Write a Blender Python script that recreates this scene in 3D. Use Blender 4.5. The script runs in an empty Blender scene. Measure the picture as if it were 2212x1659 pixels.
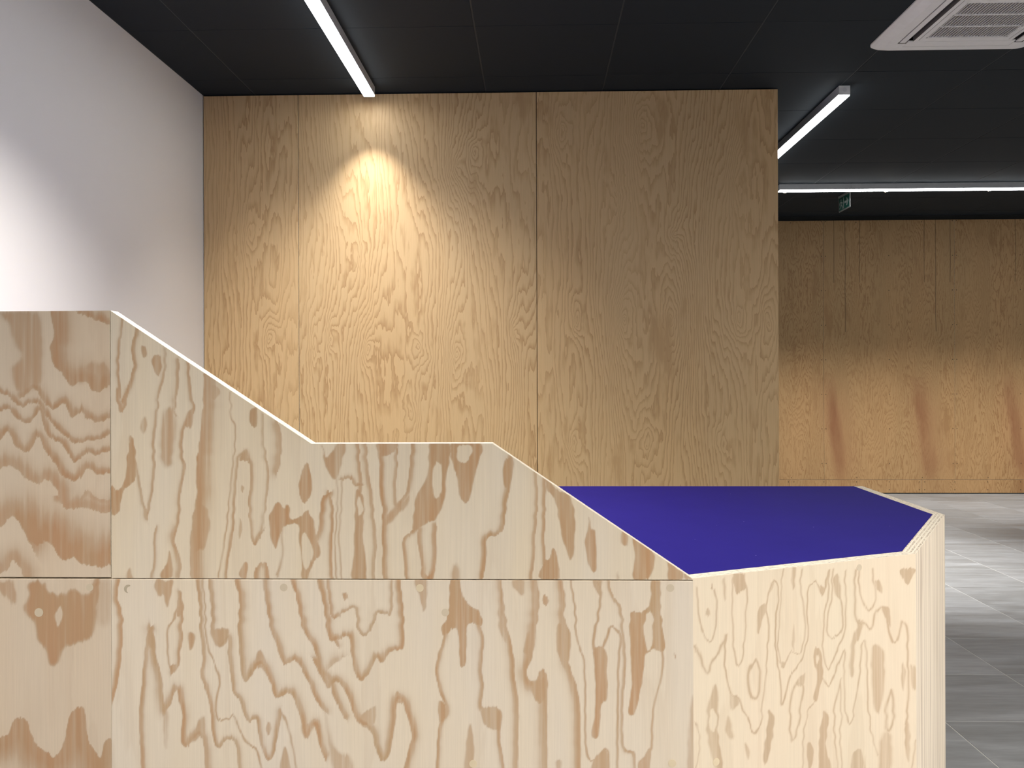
import bpy, bmesh, math, random
import numpy as np
from mathutils import Matrix, Vector

S = bpy.context.scene
C = bpy.context.collection
random.seed(7)

# ------------------------------------------------------------------ camera
F_PX, CX, HY = 1820.0, 1106.0, 805.0        # focal length, principal column, horizon row of the 2212x1659 photo
PSI, ROLL, EYE = 0.0269, 0.0035, 1.17       # yaw to the left, roll, eye height above the floor
cam_d = bpy.data.cameras.new('camera')
cam_d.sensor_fit = 'HORIZONTAL'
cam_d.sensor_width = 36.0
cam_d.lens = 36.0 * F_PX / 2212.0
cam_d.shift_y = -(829.5 - HY) / 2212.0
cam_d.clip_start = 0.02
cam = bpy.data.objects.new('camera', cam_d)
C.objects.link(cam)
cam.matrix_world = (Matrix.Translation((0, 0, EYE)) @ Matrix.Rotation(PSI, 4, 'Z')
                    @ Matrix.Rotation(math.pi / 2, 4, 'X') @ Matrix.Rotation(-ROLL, 4, 'Z'))
S.camera = cam

# ------------------------------------------------------------------ world, exposure
w = bpy.data.worlds.new('world')
S.world = w
w.use_nodes = True
w.node_tree.nodes['Background'].inputs[0].default_value = (0.8, 0.85, 1.0, 1)
w.node_tree.nodes['Background'].inputs[1].default_value = 0.05
S.view_settings.view_transform = 'Standard'
S.view_settings.look = 'None'
S.view_settings.gamma = 1.0
S.view_settings.use_curve_mapping = False
S.view_settings.exposure = 0.0

STRIP = 20.0          # radiance of the opal diffusers of the linear lights
SPOT_WALL, SPOT_WASH, SPOT_COUNTER, SPOT_FRONT, SPOT_RIGHT, SPOT_FLOOR, SPOT_FAR = 56.0, 122.0, 255.0, 200.0, 640.0, 800.0, 155.0

# ------------------------------------------------------------------ room measures (metres)
XL, XR, YF, YB = -1.77, 5.6, -3.4, 8.15     # left wall, right wall, wall behind the viewpoint, far wall
HC = 2.66                                    # ceiling
YP = 4.46                                    # face of the plywood partition
YC = 1.70                                    # face of the counter
TH = 0.030                                   # thickness of the counter's plywood


# ------------------------------------------------------------------ helpers
def project(P):
    """world points (n,3) -> photo pixels (n,2)"""
    P = np.asarray(P, float)
    c, s = math.cos(-PSI), math.sin(-PSI)
    x = c * P[:, 0] - s * P[:, 1]
    y = s * P[:, 0] + c * P[:, 1]
    u0 = F_PX * x / y
    v0 = F_PX * (P[:, 2] - EYE) / y
    c, s = math.cos(ROLL), math.sin(ROLL)
    return np.stack([CX + c * u0 - s * v0, HY - (s * u0 + c * v0)], 1)


def ray(px, py):
    u, v = px - CX, HY - py
    c, s = math.cos(ROLL), math.sin(ROLL)
    d = ((c * u + s * v) / F_PX, 1.0, (-s * u + c * v) / F_PX)
    c, s = math.cos(PSI), math.sin(PSI)
    return Vector((c * d[0] - s * d[1], s * d[0] + c * d[1], d[2]))


def on_plane(px, py, p0, n):
    d = ray(px, py)
    o = Vector((0, 0, EYE))
    return o + d * ((Vector(p0) - o).dot(n) / d.dot(n))


def link(name, me, parent=None, mats=()):
    o = bpy.data.objects.new(name, me)
    C.objects.link(o)
    if parent:
        o.parent = parent
    for m in mats:
        me.materials.append(m)
    return o


def from_bm(name, bm, mats, parent=None, smooth=False):
    me = bpy.data.meshes.new(name)
    bmesh.ops.recalc_face_normals(bm, faces=bm.faces)
    bm.to_mesh(me)
    bm.free()
    if smooth:
        for p in me.polygons:
            p.use_smooth = True
    if not isinstance(mats, (list, tuple)):
        mats = [mats]
    return link(name, me, parent, mats)


def add_box(bm, x0, x1, y0, y1, z0, z1, mi=0):
    v = [bm.verts.new(p) for p in ((x0, y0, z0), (x1, y0, z0), (x1, y1, z0), (x0, y1, z0),
                                   (x0, y0, z1), (x1, y0, z1), (x1, y1, z1), (x0, y1, z1))]
    for f in ((0, 3, 2, 1), (4, 5, 6, 7), (0, 1, 5, 4), (1, 2, 6, 5), (2, 3, 7, 6), (3, 0, 4, 7)):
        fc = bm.faces.new([v[i] for i in f])
        fc.material_index = mi
    return v


def box(name, x0, x1, y0, y1, z0, z1, mat, parent=None, bevel=0.0):
    bm = bmesh.new()
    add_box(bm, x0, x1, y0, y1, z0, z1)
    if bevel:
        bmesh.ops.bevel(bm, geom=list(bm.edges), offset=bevel, segments=2, affect='EDGES')
    return from_bm(name, bm, mat, parent)


def add_prism(bm, poly, z0, z1):
    a = [bm.verts.new((p[0], p[1], z0)) for p in poly]
    b = [bm.verts.new((p[0], p[1], z1)) for p in poly]
    n = len(poly)
    bm.faces.new(list(reversed(a)))
    bm.faces.new(b)
    for i in range(n):
        bm.faces.new([a[i], a[(i + 1) % n], b[(i + 1) % n], b[i]])


def struct(o):
    o['kind'] = 'structure'
    return o


def tag(o, label, cat, group=None):
    o['label'] = label
    o['category'] = cat
    if group:
        o['group'] = group
    return o


def empty(name, loc=(0, 0, 0)):
    o = bpy.data.objects.new(name, None)
    o.empty_display_size = 0.1
    o.location = loc
    C.objects.link(o)
    return o


# ------------------------------------------------------------------ material helpers
class NT:
    def __init__(self, name):
        self.m = bpy.data.materials.new(name)
        self.m.use_nodes = True
        self.t = self.m.node_tree
        self.b = self.t.nodes['Principled BSDF']

    def n(self, typ, **kw):
        x = self.t.nodes.new(typ)
        for k, v in kw.items():
            setattr(x, k, v)
        return x

    def l(self, a, b):
        self.t.links.new(a, b)

    def put(self, sock, v):
        if isinstance(v, (int, float)):
            sock.default_value = v
        elif isinstance(v, (tuple, list)):
            sock.default_value = tuple(v) if len(v) != 3 or sock.type == 'VECTOR' else (*v, 1)
        else:
            self.l(v, sock)

    def math(self, op, a, b=0.0, c=None, clamp=False):
        x = self.n('ShaderNodeMath', operation=op, use_clamp=clamp)
        self.put(x.inputs[0], a)
        self.put(x.inputs[1], b)
        if c is not None:
            self.put(x.inputs[2], c)
        return x.outputs[0]

    def coord(self):
        return self.n('ShaderNodeTexCoord').outputs['Object']

    def mapping(self, vec, scale=(1, 1, 1), loc=(0, 0, 0)):
        x = self.n('ShaderNodeMapping')
        self.l(vec, x.inputs['Vector'])
        x.inputs['Scale'].default_value = scale
        self.put(x.inputs['Location'], loc)
        return x.outputs[0]

    def noise(self, vec, scale=1.0, detail=2.0, rough=0.5, dist=0.0):
        x = self.n('ShaderNodeTexNoise')
        self.l(vec, x.inputs['Vector'])
        x.inputs['Scale'].default_value = scale
        x.inputs['Detail'].default_value = detail
        x.inputs['Roughness'].default_value = rough
        x.inputs['Distortion'].default_value = dist
        return x.outputs['Fac']

    def ramp(self, fac, stops, interp='LINEAR'):
        x = self.n('ShaderNodeValToRGB')
        x.color_ramp.interpolation = interp
        e = x.color_ramp.elements
        while len(e) < len(stops):
            e.new(0.5)
        for i, (p, c) in enumerate(stops):
            e[i].position = p
            e[i].color = (c, c, c, 1) if isinstance(c, (int, float)) else (*c, 1)
        self.put(x.inputs[0], fac)
        return x.outputs[0]

    def mix(self, fac, a, b, blend='MIX'):
        x = self.n('ShaderNodeMix', data_type='RGBA', blend_type=blend)
        self.put(x.inputs['Factor'], fac)
        self.put(x.inputs['A'], a)
        self.put(x.inputs['B'], b)
        return x.outputs['Result']

    def rand_offset(self, amt=20.0):
        r = self.n('ShaderNodeObjectInfo').outputs['Random']
        x = self.n('ShaderNodeCombineXYZ')
        self.l(self.math('MULTIPLY', r, amt), x.inputs[0])
        self.l(self.math('MULTIPLY', r, amt * 1.7), x.inputs[1])
        self.l(self.math('MULTIPLY', r, amt * 0.6), x.inputs[2])
        return x.outputs[0]

    def bump(self, height, strength=0.2, dist=0.002):
        x = self.n('ShaderNodeBump')
        x.inputs['Strength'].default_value = strength
        x.inputs['Distance'].default_value = dist
        self.l(height, x.inputs['Height'])
        self.l(x.outputs[0], self.b.inputs['Normal'])

    def done(self, color, rough=0.6, spec=0.5):
        self.put(self.b.inputs['Base Color'], color)
        self.put(self.b.inputs['Roughness'], rough)
        self.b.inputs['Specular IOR Level'].default_value = spec
        return self.m


def plain(name, col, rough=0.6, spec=0.4, var=0.06, scale=30.0, metal=0.0):
    t = NT(name)
    n = t.noise(t.coord(), scale, 3.0)
    c = t.mix(t.ramp(n, [(0.3, 0.0), (0.7, 1.0)]), tuple(v * (1 - var) for v in col), tuple(min(1, v * (1 + var)) for v in col))
    t.b.inputs['Metallic'].default_value = metal
    return t.done(c, rough, spec)


def emission(name, col, strength):
    m = bpy.data.materials.new(name)
    m.use_nodes = True
    t = m.node_tree
    t.nodes.remove(t.nodes['Principled BSDF'])
    e = t.nodes.new('ShaderNodeEmission')
    e.inputs[0].default_value = (*col, 1)
    e.inputs[1].default_value = strength
    t.links.new(e.outputs[0], t.nodes['Material Output'].inputs[0])
    return m


def contour_grain(t, vec, k, amp, sx, sz, jag=0.012, slope=1.2, soft=0.55, knots=()):
    """rotary-cut softwood figure: saw-tooth contours of a tall soft noise; returns latewood 0..1"""
    n1 = t.noise(t.mapping(vec, (sx, sx, sz)), 1.0, 2.5, 0.45)
    n2 = t.noise(t.mapping(vec, (sx * 9, sx * 9, sz * 7)), 1.0, 3.0, 0.6)
    n3 = t.noise(t.mapping(vec, (240, 240, 9)), 1.0, 2.0)
    sep = t.n('ShaderNodeSeparateXYZ')
    t.l(vec, sep.inputs[0])
    h = t.math('MULTIPLY_ADD', n1, amp, t.math('MULTIPLY', sep.outputs[0], slope))
    h = t.math('MULTIPLY_ADD', n2, amp * 0.10, h)
    h = t.math('MULTIPLY_ADD', n3, jag, h)
    if knots:
        pos = t.n('ShaderNodeNewGeometry').outputs['Position']
        warp = t.n('ShaderNodeVectorMath', operation='MULTIPLY_ADD')
        nz = t.n('ShaderNodeTexNoise')
        t.l(pos, nz.inputs['Vector'])
        nz.inputs['Scale'].default_value = 9.0
        t.l(nz.outputs['Color'], warp.inputs[0])
        warp.inputs[1].default_value = (0.05, 0.0, 0.12)
        t.l(pos, warp.inputs[2])
        for kx, kz, rx, rz, ka in knots:
            d = t.n('ShaderNodeVectorMath', operation='SUBTRACT')
            t.l(warp.outputs[0], d.inputs[0])
            d.inputs[1].default_value = (kx + 0.025, 0.0, kz + 0.06)
            m = t.n('ShaderNodeVectorMath', operation='MULTIPLY')
            t.l(d.outputs[0], m.inputs[0])
            m.inputs[1].default_value = (1 / rx, 0.0, 1 / rz)
            ln = t.n('ShaderNodeVectorMath', operation='LENGTH')
            t.l(m.outputs[0], ln.inputs[0])
            bump = t.math('EXPONENT', t.math('MULTIPLY', ln.outputs['Value'], -1.0))
            h = t.math('MULTIPLY_ADD', bump, ka, h)
    s = t.math('FRACT', t.math('MULTIPLY', h, k))
    return t.ramp(s, [(0.0, 0.0), (soft, 0.06), (0.90, 0.85), (0.955, 1.0), (1.0, 0.0)])


# ------------------------------------------------------------------ materials
def mat_traced(name, base, base2, late, late2, contrast=1.0):
    """counter plywood: figure carried by the mesh attribute 'grain', fibres and tints by noise"""
    t = NT(name)
    co = t.coord()
    at = t.n('ShaderNodeAttribute', attribute_name='grain').outputs['Fac']
    off = t.mapping(co, (1, 1, 1), t.rand_offset(9.0))
    fib = t.noise(t.mapping(off, (420, 420, 7)), 1.0, 3.0, 0.6)
    tint = t.noise(t.mapping(off, (9, 9, 1.6)), 1.0, 2.0)
    # where the panel runs down out of reach of the traced figure the noise figure takes over
    sep = t.n('ShaderNodeSeparateXYZ')
    t.l(co, sep.inputs[0])
    low = t.math('SUBTRACT', 1.0, t.math('MULTIPLY', t.math('SUBTRACT', sep.outputs[2], 0.26), 14.0, clamp=True))
    g2 = contour_grain(t, off, 5.0, 1.1, 5.0, 1.1, 0.008, 0.6, 0.7)
    g = t.math('MAXIMUM', at, t.math('MULTIPLY', g2, t.math('MULTIPLY', low, 0.7)))
    weak = contour_grain(t, off, 3.0, 1.2, 6.0, 0.9, 0.01, 0.5, 0.75)
    g = t.math('MAXIMUM', g, t.math('MULTIPLY', weak, 0.10))
    g = t.math('MULTIPLY', g, t.math('MULTIPLY_ADD', fib, 0.5, 0.76), clamp=True)
    g = t.math('MULTIPLY', g, contrast, clamp=True)
    b = t.mix(t.ramp(tint, [(0.3, 0.0), (0.7, 1.0)]), base, base2)
    ltint = t.noise(t.mapping(off, (14, 14, 3.0), (3, 5, 1)), 1.0, 2.0)
    l = t.mix(t.ramp(ltint, [(0.35, 0.0), (0.65, 1.0)]), late, late2)
    streak = t.noise(t.mapping(off, (95, 95, 3.2), (4, 4, 4)), 1.0, 3.0, 0.6)
    g = t.math('MULTIPLY', g, t.ramp(streak, [(0.30, 0.50), (0.62, 1.08)]), clamp=True)
    grey = t.mix(1.0, b, (0.80, 0.735, 0.68), 'MULTIPLY')
    c = t.mix(t.math('MULTIPLY', g, 2.6, clamp=True), b, grey)
    c = t.mix(t.ramp(g, [(0.22, 0.0), (0.80, 1.0)]), c, l)
    c = t.mix(1.0, c, t.ramp(fib, [(0.25, 0.95), (0.75, 1.04)]), 'MULTIPLY')
    t.bump(fib, 0.05, 0.001)
    return t.done(c, 0.55, 0.35)


M = {}
M['ply_counter'] = mat_traced('counter_plywood', (0.72, 0.60, 0.44), (0.70, 0.605, 0.485), (0.48, 0.275, 0.14), (0.47, 0.30, 0.165))
M['ply_counter_pale'] = mat_traced('pale_counter_plywood', (0.76, 0.63, 0.48), (0.735, 0.625, 0.475), (0.47, 0.325, 0.20), (0.45, 0.335, 0.22), 0.88)
M['ply_counter_tan'] = mat_traced('tan_counter_plywood', (0.655, 0.52, 0.385), (0.64, 0.525, 0.405), (0.46, 0.265, 0.145), (0.45, 0.29, 0.165))
M['ply_counter_light'] = mat_traced('light_counter_plywood', (0.735, 0.62, 0.475), (0.72, 0.625, 0.515), (0.50, 0.30, 0.165), (0.49, 0.33, 0.19))


def mat_straight():
    t = NT('straight_grain_plywood')
    off = t.mapping(t.coord(), (1, 1, 1), t.rand_offset(5.0))
    sep = t.n('ShaderNodeSeparateXYZ')
    t.l(off, sep.inputs[0])
    a = t.noise(t.mapping(off, (14, 1, 0.7)), 1.0, 3.0, 0.6)
    b = t.noise(t.mapping(off, (150, 1, 2.0)), 1.0, 2.0)
    h = t.math('MULTIPLY_ADD', a, 3.2, t.math('MULTIPLY', sep.outputs[0], 22.0))
    f = t.math('FRACT', t.math('MULTIPLY_ADD', b, 0.12, h))
    g = t.math('MULTIPLY', t.ramp(f, [(0.0, 0.0), (0.55, 0.05), (0.86, 0.8), (0.94, 1.0), (1.0, 0.0)]), t.math('MULTIPLY_ADD', b, 1.2, 0.1), clamp=True)
    c = t.mix(g, (0.84, 0.73, 0.59), (0.50, 0.40, 0.31))
    return t.done(c, 0.55, 0.35)


M['ply_straight'] = mat_straight()


def mat_edge():
    """plywood edge: veneers layered through the thickness (local y), end grain dashes in every other one"""
    t = NT('plywood_edge')
    co = t.coord()
    sep = t.n('ShaderNodeSeparateXYZ')
    t.l(co, sep.inputs[0])
    wob = t.noise(t.mapping(co, (25, 0, 25)), 1.0, 2.0)
    layer = t.math('MULTIPLY_ADD', wob, 0.12, t.math('MULTIPLY', sep.outputs[1], 7.0 / TH / 2.0))
    tri = t.math('PINGPONG', layer, 0.5)
    cross = t.ramp(tri, [(0.22, 0.0), (0.32, 1.0)])
    glue = t.ramp(t.math('ABSOLUTE', t.math('SUBTRACT', tri, 0.26)), [(0.02, 1.0), (0.05, 0.0)])
    dash = t.noise(t.mapping(co, (75, 420, 75)), 1.0, 4.0, 0.65)
    dk = t.math('MULTIPLY', cross, t.ramp(dash, [(0.47, 0.0), (0.60, 0.95)]))
    c = t.mix(cross, (0.92, 0.84, 0.70), (0.90, 0.80, 0.64))
    c = t.mix(dk, c, (0.34, 0.25, 0.17))
    c = t.mix(t.math('MULTIPLY', glue, 0.35), c, (0.42, 0.30, 0.20))
    return t.done(c, 0.6, 0.3)


M['edge'] = mat_edge()


def mat_wall_ply(name, base, base2, late, k, sx, sz, amp, jag, strength, red=0.0, knots=()):
    t = NT(name)
    off = t.mapping(t.coord(), (1, 1, 1), t.rand_offset(30.0))
    g = contour_grain(t, off, k, amp, sx, sz, jag, 1.3, 0.5, knots)
    fade = t.noise(t.mapping(off, (3, 3, 0.7), (7, 3, 2)), 1.0, 2.0)
    fib = t.noise(t.mapping(off, (300, 300, 6)), 1.0, 3.0, 0.6)
    patch = t.noise(t.mapping(off, (7, 7, 1.6), (1, 8, 4)), 1.0, 4.0, 0.6)
    patch_n = patch
    patch = t.ramp(patch, [(0.60, 0.0), (0.68, 0.55)])
    g = t.math('MULTIPLY', g, t.ramp(fade, [(0.3, 0.35), (0.65, 1.0)]))
    g = t.math('MAXIMUM', g, patch)
    g = t.math('MULTIPLY', g, strength, clamp=True)
    b = t.mix(t.ramp(t.noise(t.mapping(off, (4, 4, 0.8)), 1.0, 2.0), [(0.3, 0.0), (0.7, 1.0)]), base, base2)
    c = t.mix(g, b, late)
    if red:
        # one flitch of veneer repeats every 0.855 m: a leaning reddish heart stain low down, dark checks at the top
        pos = t.n('ShaderNodeSeparateXYZ')
        t.l(t.n('ShaderNodeNewGeometry').outputs['Position'], pos.inputs[0])
        X, Z = pos.outputs[0], pos.outputs[2]
        wv = t.noise(t.mapping(off, (9, 9, 2.4)), 1.0, 3.0, 0.6)
        xx = t.math('MULTIPLY_ADD', wv, 0.10, t.math('ADD', X, t.math('MULTIPLY', Z, 0.13)))

        def stripe(x, at, wd):
            d = t.math('FRACT', t.math('DIVIDE', t.math('SUBTRACT', x, at - 0.4275), 0.855))
            return t.math('DIVIDE', t.math('ABSOLUTE', t.math('SUBTRACT', d, 0.5)), wd / 0.855)
        st = t.ramp(stripe(xx, 3.00, 0.085), [(0.35, 1.0), (1.0, 0.0)])
        zz = t.ramp(t.math('DIVIDE', Z, 2.6), [(0.05, 0.2), (0.12, 0.8), (0.30, 0.95), (0.46, 0.0)])
        c = t.mix(t.math('MULTIPLY', t.math('MULTIPLY', st, zz), t.ramp(patch_n, [(0.35, 0.35), (0.6, 0.95)])), c, (0.225, 0.088, 0.04))
        wide = t.ramp(stripe(xx, 3.03, 0.22), [(0.2, 0.45), (1.0, 0.0)])
        c = t.mix(t.math('MULTIPLY', wide, zz), c, (0.33, 0.165, 0.08))
        for at, z_lo in ((2.868, 2.02), (2.975, 1.55), (3.112, 2.02)):
            ck = t.ramp(stripe(t.math('MULTIPLY_ADD', wv, 0.02, X), at + 0.01, 0.005), [(0.3, 1.0), (1.0, 0.0)])
            ck = t.math('MULTIPLY', ck, t.math('GREATER_THAN', Z, z_lo))
            c = t.mix(t.math('MULTIPLY', ck, 0.7), c, (0.10, 0.055, 0.025))
    c = t.mix(1.0, c, t.ramp(fib, [(0.25, 0.93), (0.75, 1.05)]), 'MULTIPLY')
    return t.done(c, 0.55, 0.35)


# knots read off the partition: photo pixel -> place on the sheets, radius across and along the grain, depth
KNOTS = []
for kp in ((1345, 690, .05, .16, .34), (1450, 690, .05, .2, -.30), (1385, 275, .06, .22, .34), (1245, 690, .035, .1, .2), (1395, 960, .05, .18, -.3), (1600, 690, .05, .15, .24),
           (1660, 700, .04, .12, -.2), (1460, 505, .06, .12, .26), (1215, 285, .06, .14, .26), (1330, 420, .05, .3, -.24), (1590, 400, .07, .25, .22), (1240, 960, .04, .12, .22), (1560, 960, .05, .14, .2),
           (985, 770, .05, .18, .32), (985, 355, .07, .14, .3), (715, 725, .03, .08, .2), (795, 760, .035, .1, .22), (905, 755, .035, .1, -.22), (1025, 330, .04, .12, .24), (680, 760, .03, .2, .2),
           (885, 880, .05, .25, -.22), (580, 730, .05, .12, .24), (540, 500, .05, .15, .2), (1110, 720, .03, .1, .2), (770, 560, .05, .3, -.2), (490, 860, .04, .14, .2)):
    kq = on_plane(kp[0], kp[1], (0, YP, 0), Vector((0, 1, 0)))
    KNOTS.append((kq.x, kq.z, kp[2], kp[3], kp[4]))
M['ply_wall'] = mat_wall_ply('wall_plywood', (0.655, 0.45, 0.235), (0.635, 0.45, 0.245), (0.385, 0.215, 0.088), 25.0, 3.2, 0.5, 1.0, 0.008, 0.72, False, KNOTS)
M['ply_far'] = mat_wall_ply('far_wall_plywood', (0.46, 0.28, 0.13), (0.42, 0.265, 0.125), (0.25, 0.12, 0.043), 30.0, 4.5, 1.0, 1.0, 0.012, 0.85, True)

t = NT('white_paint')
n = t.noise(t.coord(), 140.0, 3.0)
t.bump(n, 0.08, 0.001)
M['white'] = t.done((0.80, 0.78, 0.77), 0.75, 0.25)

t = NT('black_ceiling_tile')
off = t.mapping(t.coord(), (1, 1, 1), t.rand_offset(6.0))
n = t.noise(off, 60.0, 4.0, 0.6)
n2 = t.n('ShaderNodeObjectInfo').outputs['Random']
c = t.mix(t.math('MULTIPLY_ADD', n, 0.5, t.math('MULTIPLY', n2, 0.4)), (0.0105, 0.0165, 0.0225), (0.0142, 0.022, 0.0295))
t.bump(n, 0.15, 0.001)
M['ceil'] = t.done(c, 0.8, 0.3)
M['ceil_void'] = plain('ceiling_void', (0.034, 0.040, 0.045), 0.6, 0.3)
M['black_trim'] = plain('black_trim', (0.018, 0.018, 0.018), 0.7, 0.2)

t = NT('grey_floor_tile')
off = t.mapping(t.coord(), (1, 1, 1), t.rand_offset(25.0))
st = t.noise(t.mapping(off, (1.6, 11, 1)), 1.0, 5.0, 0.62, 0.4)
fine = t.noise(t.mapping(off, (9, 60, 1)), 1.0, 4.0, 0.6)
rnd = t.n('ShaderNodeObjectInfo').outputs['Random']
g = t.math('MULTIPLY_ADD', fine, 0.3, t.math('MULTIPLY_ADD', st, 0.75, t.math('MULTIPLY', rnd, 0.14)))
c = t.ramp(g, [(0.32, (0.142, 0.147, 0.150)), (0.55, (0.215, 0.225, 0.236)), (0.80, (0.325, 0.338, 0.36))])
t.bump(fine, 0.08, 0.001)
M['floor_tile'] = t.done(c, t.ramp(st, [(0.3, 0.34), (0.7, 0.48)]), 0.5)
M['grout'] = plain('grout', (0.50, 0.50, 0.49), 0.7, 0.3)

t = NT('blue_linoleum')
n = t.noise(t.coord(), 7.0, 4.0, 0.6)
sp = t.n('ShaderNodeTexVoronoi', feature='F1')
t.l(t.coord(), sp.inputs['Vector'])
sp.inputs['Scale'].default_value = 13.0
dust = t.math('LESS_THAN', sp.outputs['Distance'], 0.018)
c = t.mix(t.ramp(n, [(0.3, 0.0), (0.7, 1.0)]), (0.020, 0.0135, 0.205), (0.0225, 0.0155, 0.218))
c = t.mix(t.math('MULTIPLY', dust, 0.9), c, (0.45, 0.42, 0.7))
M['blue'] = t.done(c, 0.65, 0.1)

M['alu'] = plain('grey_aluminium', (0.70, 0.71, 0.74), 0.5, 0.5, 0.03)
M['endcap'] = plain('end_cap_grey', (0.85, 0.86, 0.88), 0.5, 0.5, 0.03)
M['opal'] = emission('opal_diffuser', (0.95, 0.98, 1.0), STRIP)
M['lens'] = emission('spot_lens', (1.0, 0.85, 0.62), 60.0)
M['ac_white'] = plain('ac_white_plastic', (0.93, 0.92, 0.93), 0.45, 0.4, 0.02)
M['ac_slat'] = plain('ac_slat_plastic', (0.62, 0.61, 0.61), 0.5, 0.3, 0.02)
M['ac_grey'] = plain('ac_grey_duct', (0.22, 0.21, 0.21), 0.7, 0.2)
M['ac_dark'] = plain('ac_dark_interior', (0.10, 0.095, 0.095), 0.8, 0.2)
M['screw'] = plain('dark_screw', (0.03, 0.022, 0.015), 0.5, 0.4)
M['plug'] = plain('wood_plug', (0.60, 0.50, 0.37), 0.6, 0.3, 0.05)
M['plug_dark'] = plain('wood_plug_dark', (0.46, 0.385, 0.28), 0.6, 0.3, 0.05)
M['plug_pale'] = plain('wood_plug_pale', (0.70, 0.58, 0.40), 0.6, 0.3, 0.05)
M['sign_green'] = plain('sign_green', (0.008, 0.10, 0.072), 0.4, 0.4, 0.05)
M['sign_white'] = plain('sign_white', (0.42, 0.48, 0.46), 0.4, 0.4, 0.03)
M['sign_frame'] = plain('sign_clear_frame', (0.30, 0.31, 0.30), 0.3, 0.6, 0.03)


# ------------------------------------------------------------------ floor
floor = struct(box('floor', XL - 0.15, XR + 0.15, YF - 0.15, YB + 0.15, -0.12, -0.0008, M['grout']))
_cache = {}


def tile_mesh(key, wx, wy, th, ch, mat, down=False):
    k = (key, round(wx, 4), round(wy, 4))
    if k in _cache:
        return _cache[k]
    bm = bmesh.new()
    a, b = wx / 2, wy / 2
    s = -1 if down else 1
    r0 = [bm.verts.new((x, y, -s * th)) for x, y in ((-a, -b), (a, -b), (a, b), (-a, b))]
    r1 = [bm.verts.new((x, y, -s * ch)) for x, y in ((-a, -b), (a, -b), (a, b), (-a, b))]
    r2 = [bm.verts.new((x, y, 0)) for x, y in ((-a + ch, -b + ch), (a - ch, -b + ch), (a - ch, b - ch), (-a + ch, b - ch))]
    for p, q in ((r0, r1), (r1, r2)):
        for i in range(4):
            bm.faces.new([p[i], p[(i + 1) % 4], q[(i + 1) % 4], q[i]])
    bm.faces.new(r2)
    bm.faces.new(r0)
    bmesh.ops.recalc_face_normals(bm, faces=bm.faces)
    me = bpy.data.meshes.new(key)
    bm.to_mesh(me)
    bm.free()
    me.materials.append(mat)
    _cache[k] = me
    return me


def cells(start, pitch, lo, hi):
    k = math.floor((lo - start) / pitch)
    out = []
    while start + k * pitch < hi - 1e-6:
        a, b = max(lo, start + k * pitch), min(hi, start + (k + 1) * pitch)
        if b - a > 0.03:
            out.append((a, b))
        k += 1
    return out


for x0, x1 in cells(1.365, 0.4445, XL, XR):
    for y0, y1 in cells(2.855, 0.4415, 0.64, YB):
        me = tile_mesh('tile', x1 - x0 - 0.004, y1 - y0 - 0.004, 0.0008, 0.0003, M['floor_tile'])
        o = link('tile', me, floor)
        o.location = ((x0 + x1) / 2, (y0 + y1) / 2, random.uniform(-0.0002, 0.0002))

# ------------------------------------------------------------------ ceiling
ceiling = struct(box('ceiling', XL - 0.15, XR + 0.15, YF - 0.15, YB + 0.15, HC + 0.0015, HC + 0.14, M['ceil_void']))
for x0, x1 in cells(2.218, 0.618, XL, XR):
    for y0, y1 in cells(3.616, 0.617, YF, YB):
        me = tile_mesh('ceiling_tile', x1 - x0 - 0.007, y1 - y0 - 0.004, 0.0015, 0.0006, M['ceil'], True)
        o = link('ceiling_tile', me, ceiling)
        o.location = ((x0 + x1) / 2, (y0 + y1) / 2, HC + random.uniform(0.0, 0.0004))

# ------------------------------------------------------------------ walls
struct(box('wall_left', XL - 0.15, XL, YF, YB, 0.0, HC, M['white']))
struct(box('wall_right', XR, XR + 0.15, YF, YB, 0.0, HC, M['white']))
struct(box('wall_front', XL, XR, YF - 0.15, YF, 0.0, HC, M['white']))


def ply_sheet(name, x0, x1, y, z0, z1, th, mat, parent, bev=0.0012):
    """vertical sheet facing -y; origin at its lower left corner"""
    bm = bmesh.new()
    add_box(bm, 0, x1 - x0, 0, th, 0, z1 - z0)
    bmesh.ops.bevel(bm, geom=[e for e in bm.edges if abs(e.verts[0].co.y) < 1e-6 and abs(e.verts[1].co.y) < 1e-6],
                    offset=bev, segments=1, affect='EDGES')
    bm.normal_update()
    for f in bm.faces:
        f.material_index = 0 if (abs(f.normal.y) > 0.9 or f.normal.y < -0.3) else 1
    o = from_bm(name, bm, [mat, M['edge']], parent)
    o.location = (x0, y, z0)
    return o


# partition with the big plywood sheets
wb = struct(box('wall_back', XL, 1.262, YP + 0.018, YP + 0.14, 0.0, HC, M['black_trim']))
for a, b in ((XL + 0.004, -1.2575), (-1.2545, 0.012), (0.015, 1.281)):
    ply_sheet('plywood_panel', a, b, YP, 0.0, HC - 0.006, 0.018, M['ply_wall'], wb)

# far wall
wf = struct(box('wall_far', XL, XR, YB + 0.018, YB + 0.15, 0.0, HC, M['black_trim']))
SEAM = [0.293, 1.531, 2.769, 4.007, 5.245]
ZJ, ZT = 0.133, 2.616


def screws(parent, pts, r=0.0045):
    bm = bmesh.new()
    for x, z in pts:
        vs = [bm.verts.new((x + r * math.cos(q * math.pi / 3), -0.0008, z + r * math.sin(q * math.pi / 3))) for q in range(6)]
        bm.faces.new(vs)
    o = from_bm('screw_heads', bm, M['screw'], parent)
    o['kind'] = 'stuff'
    return o


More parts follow.
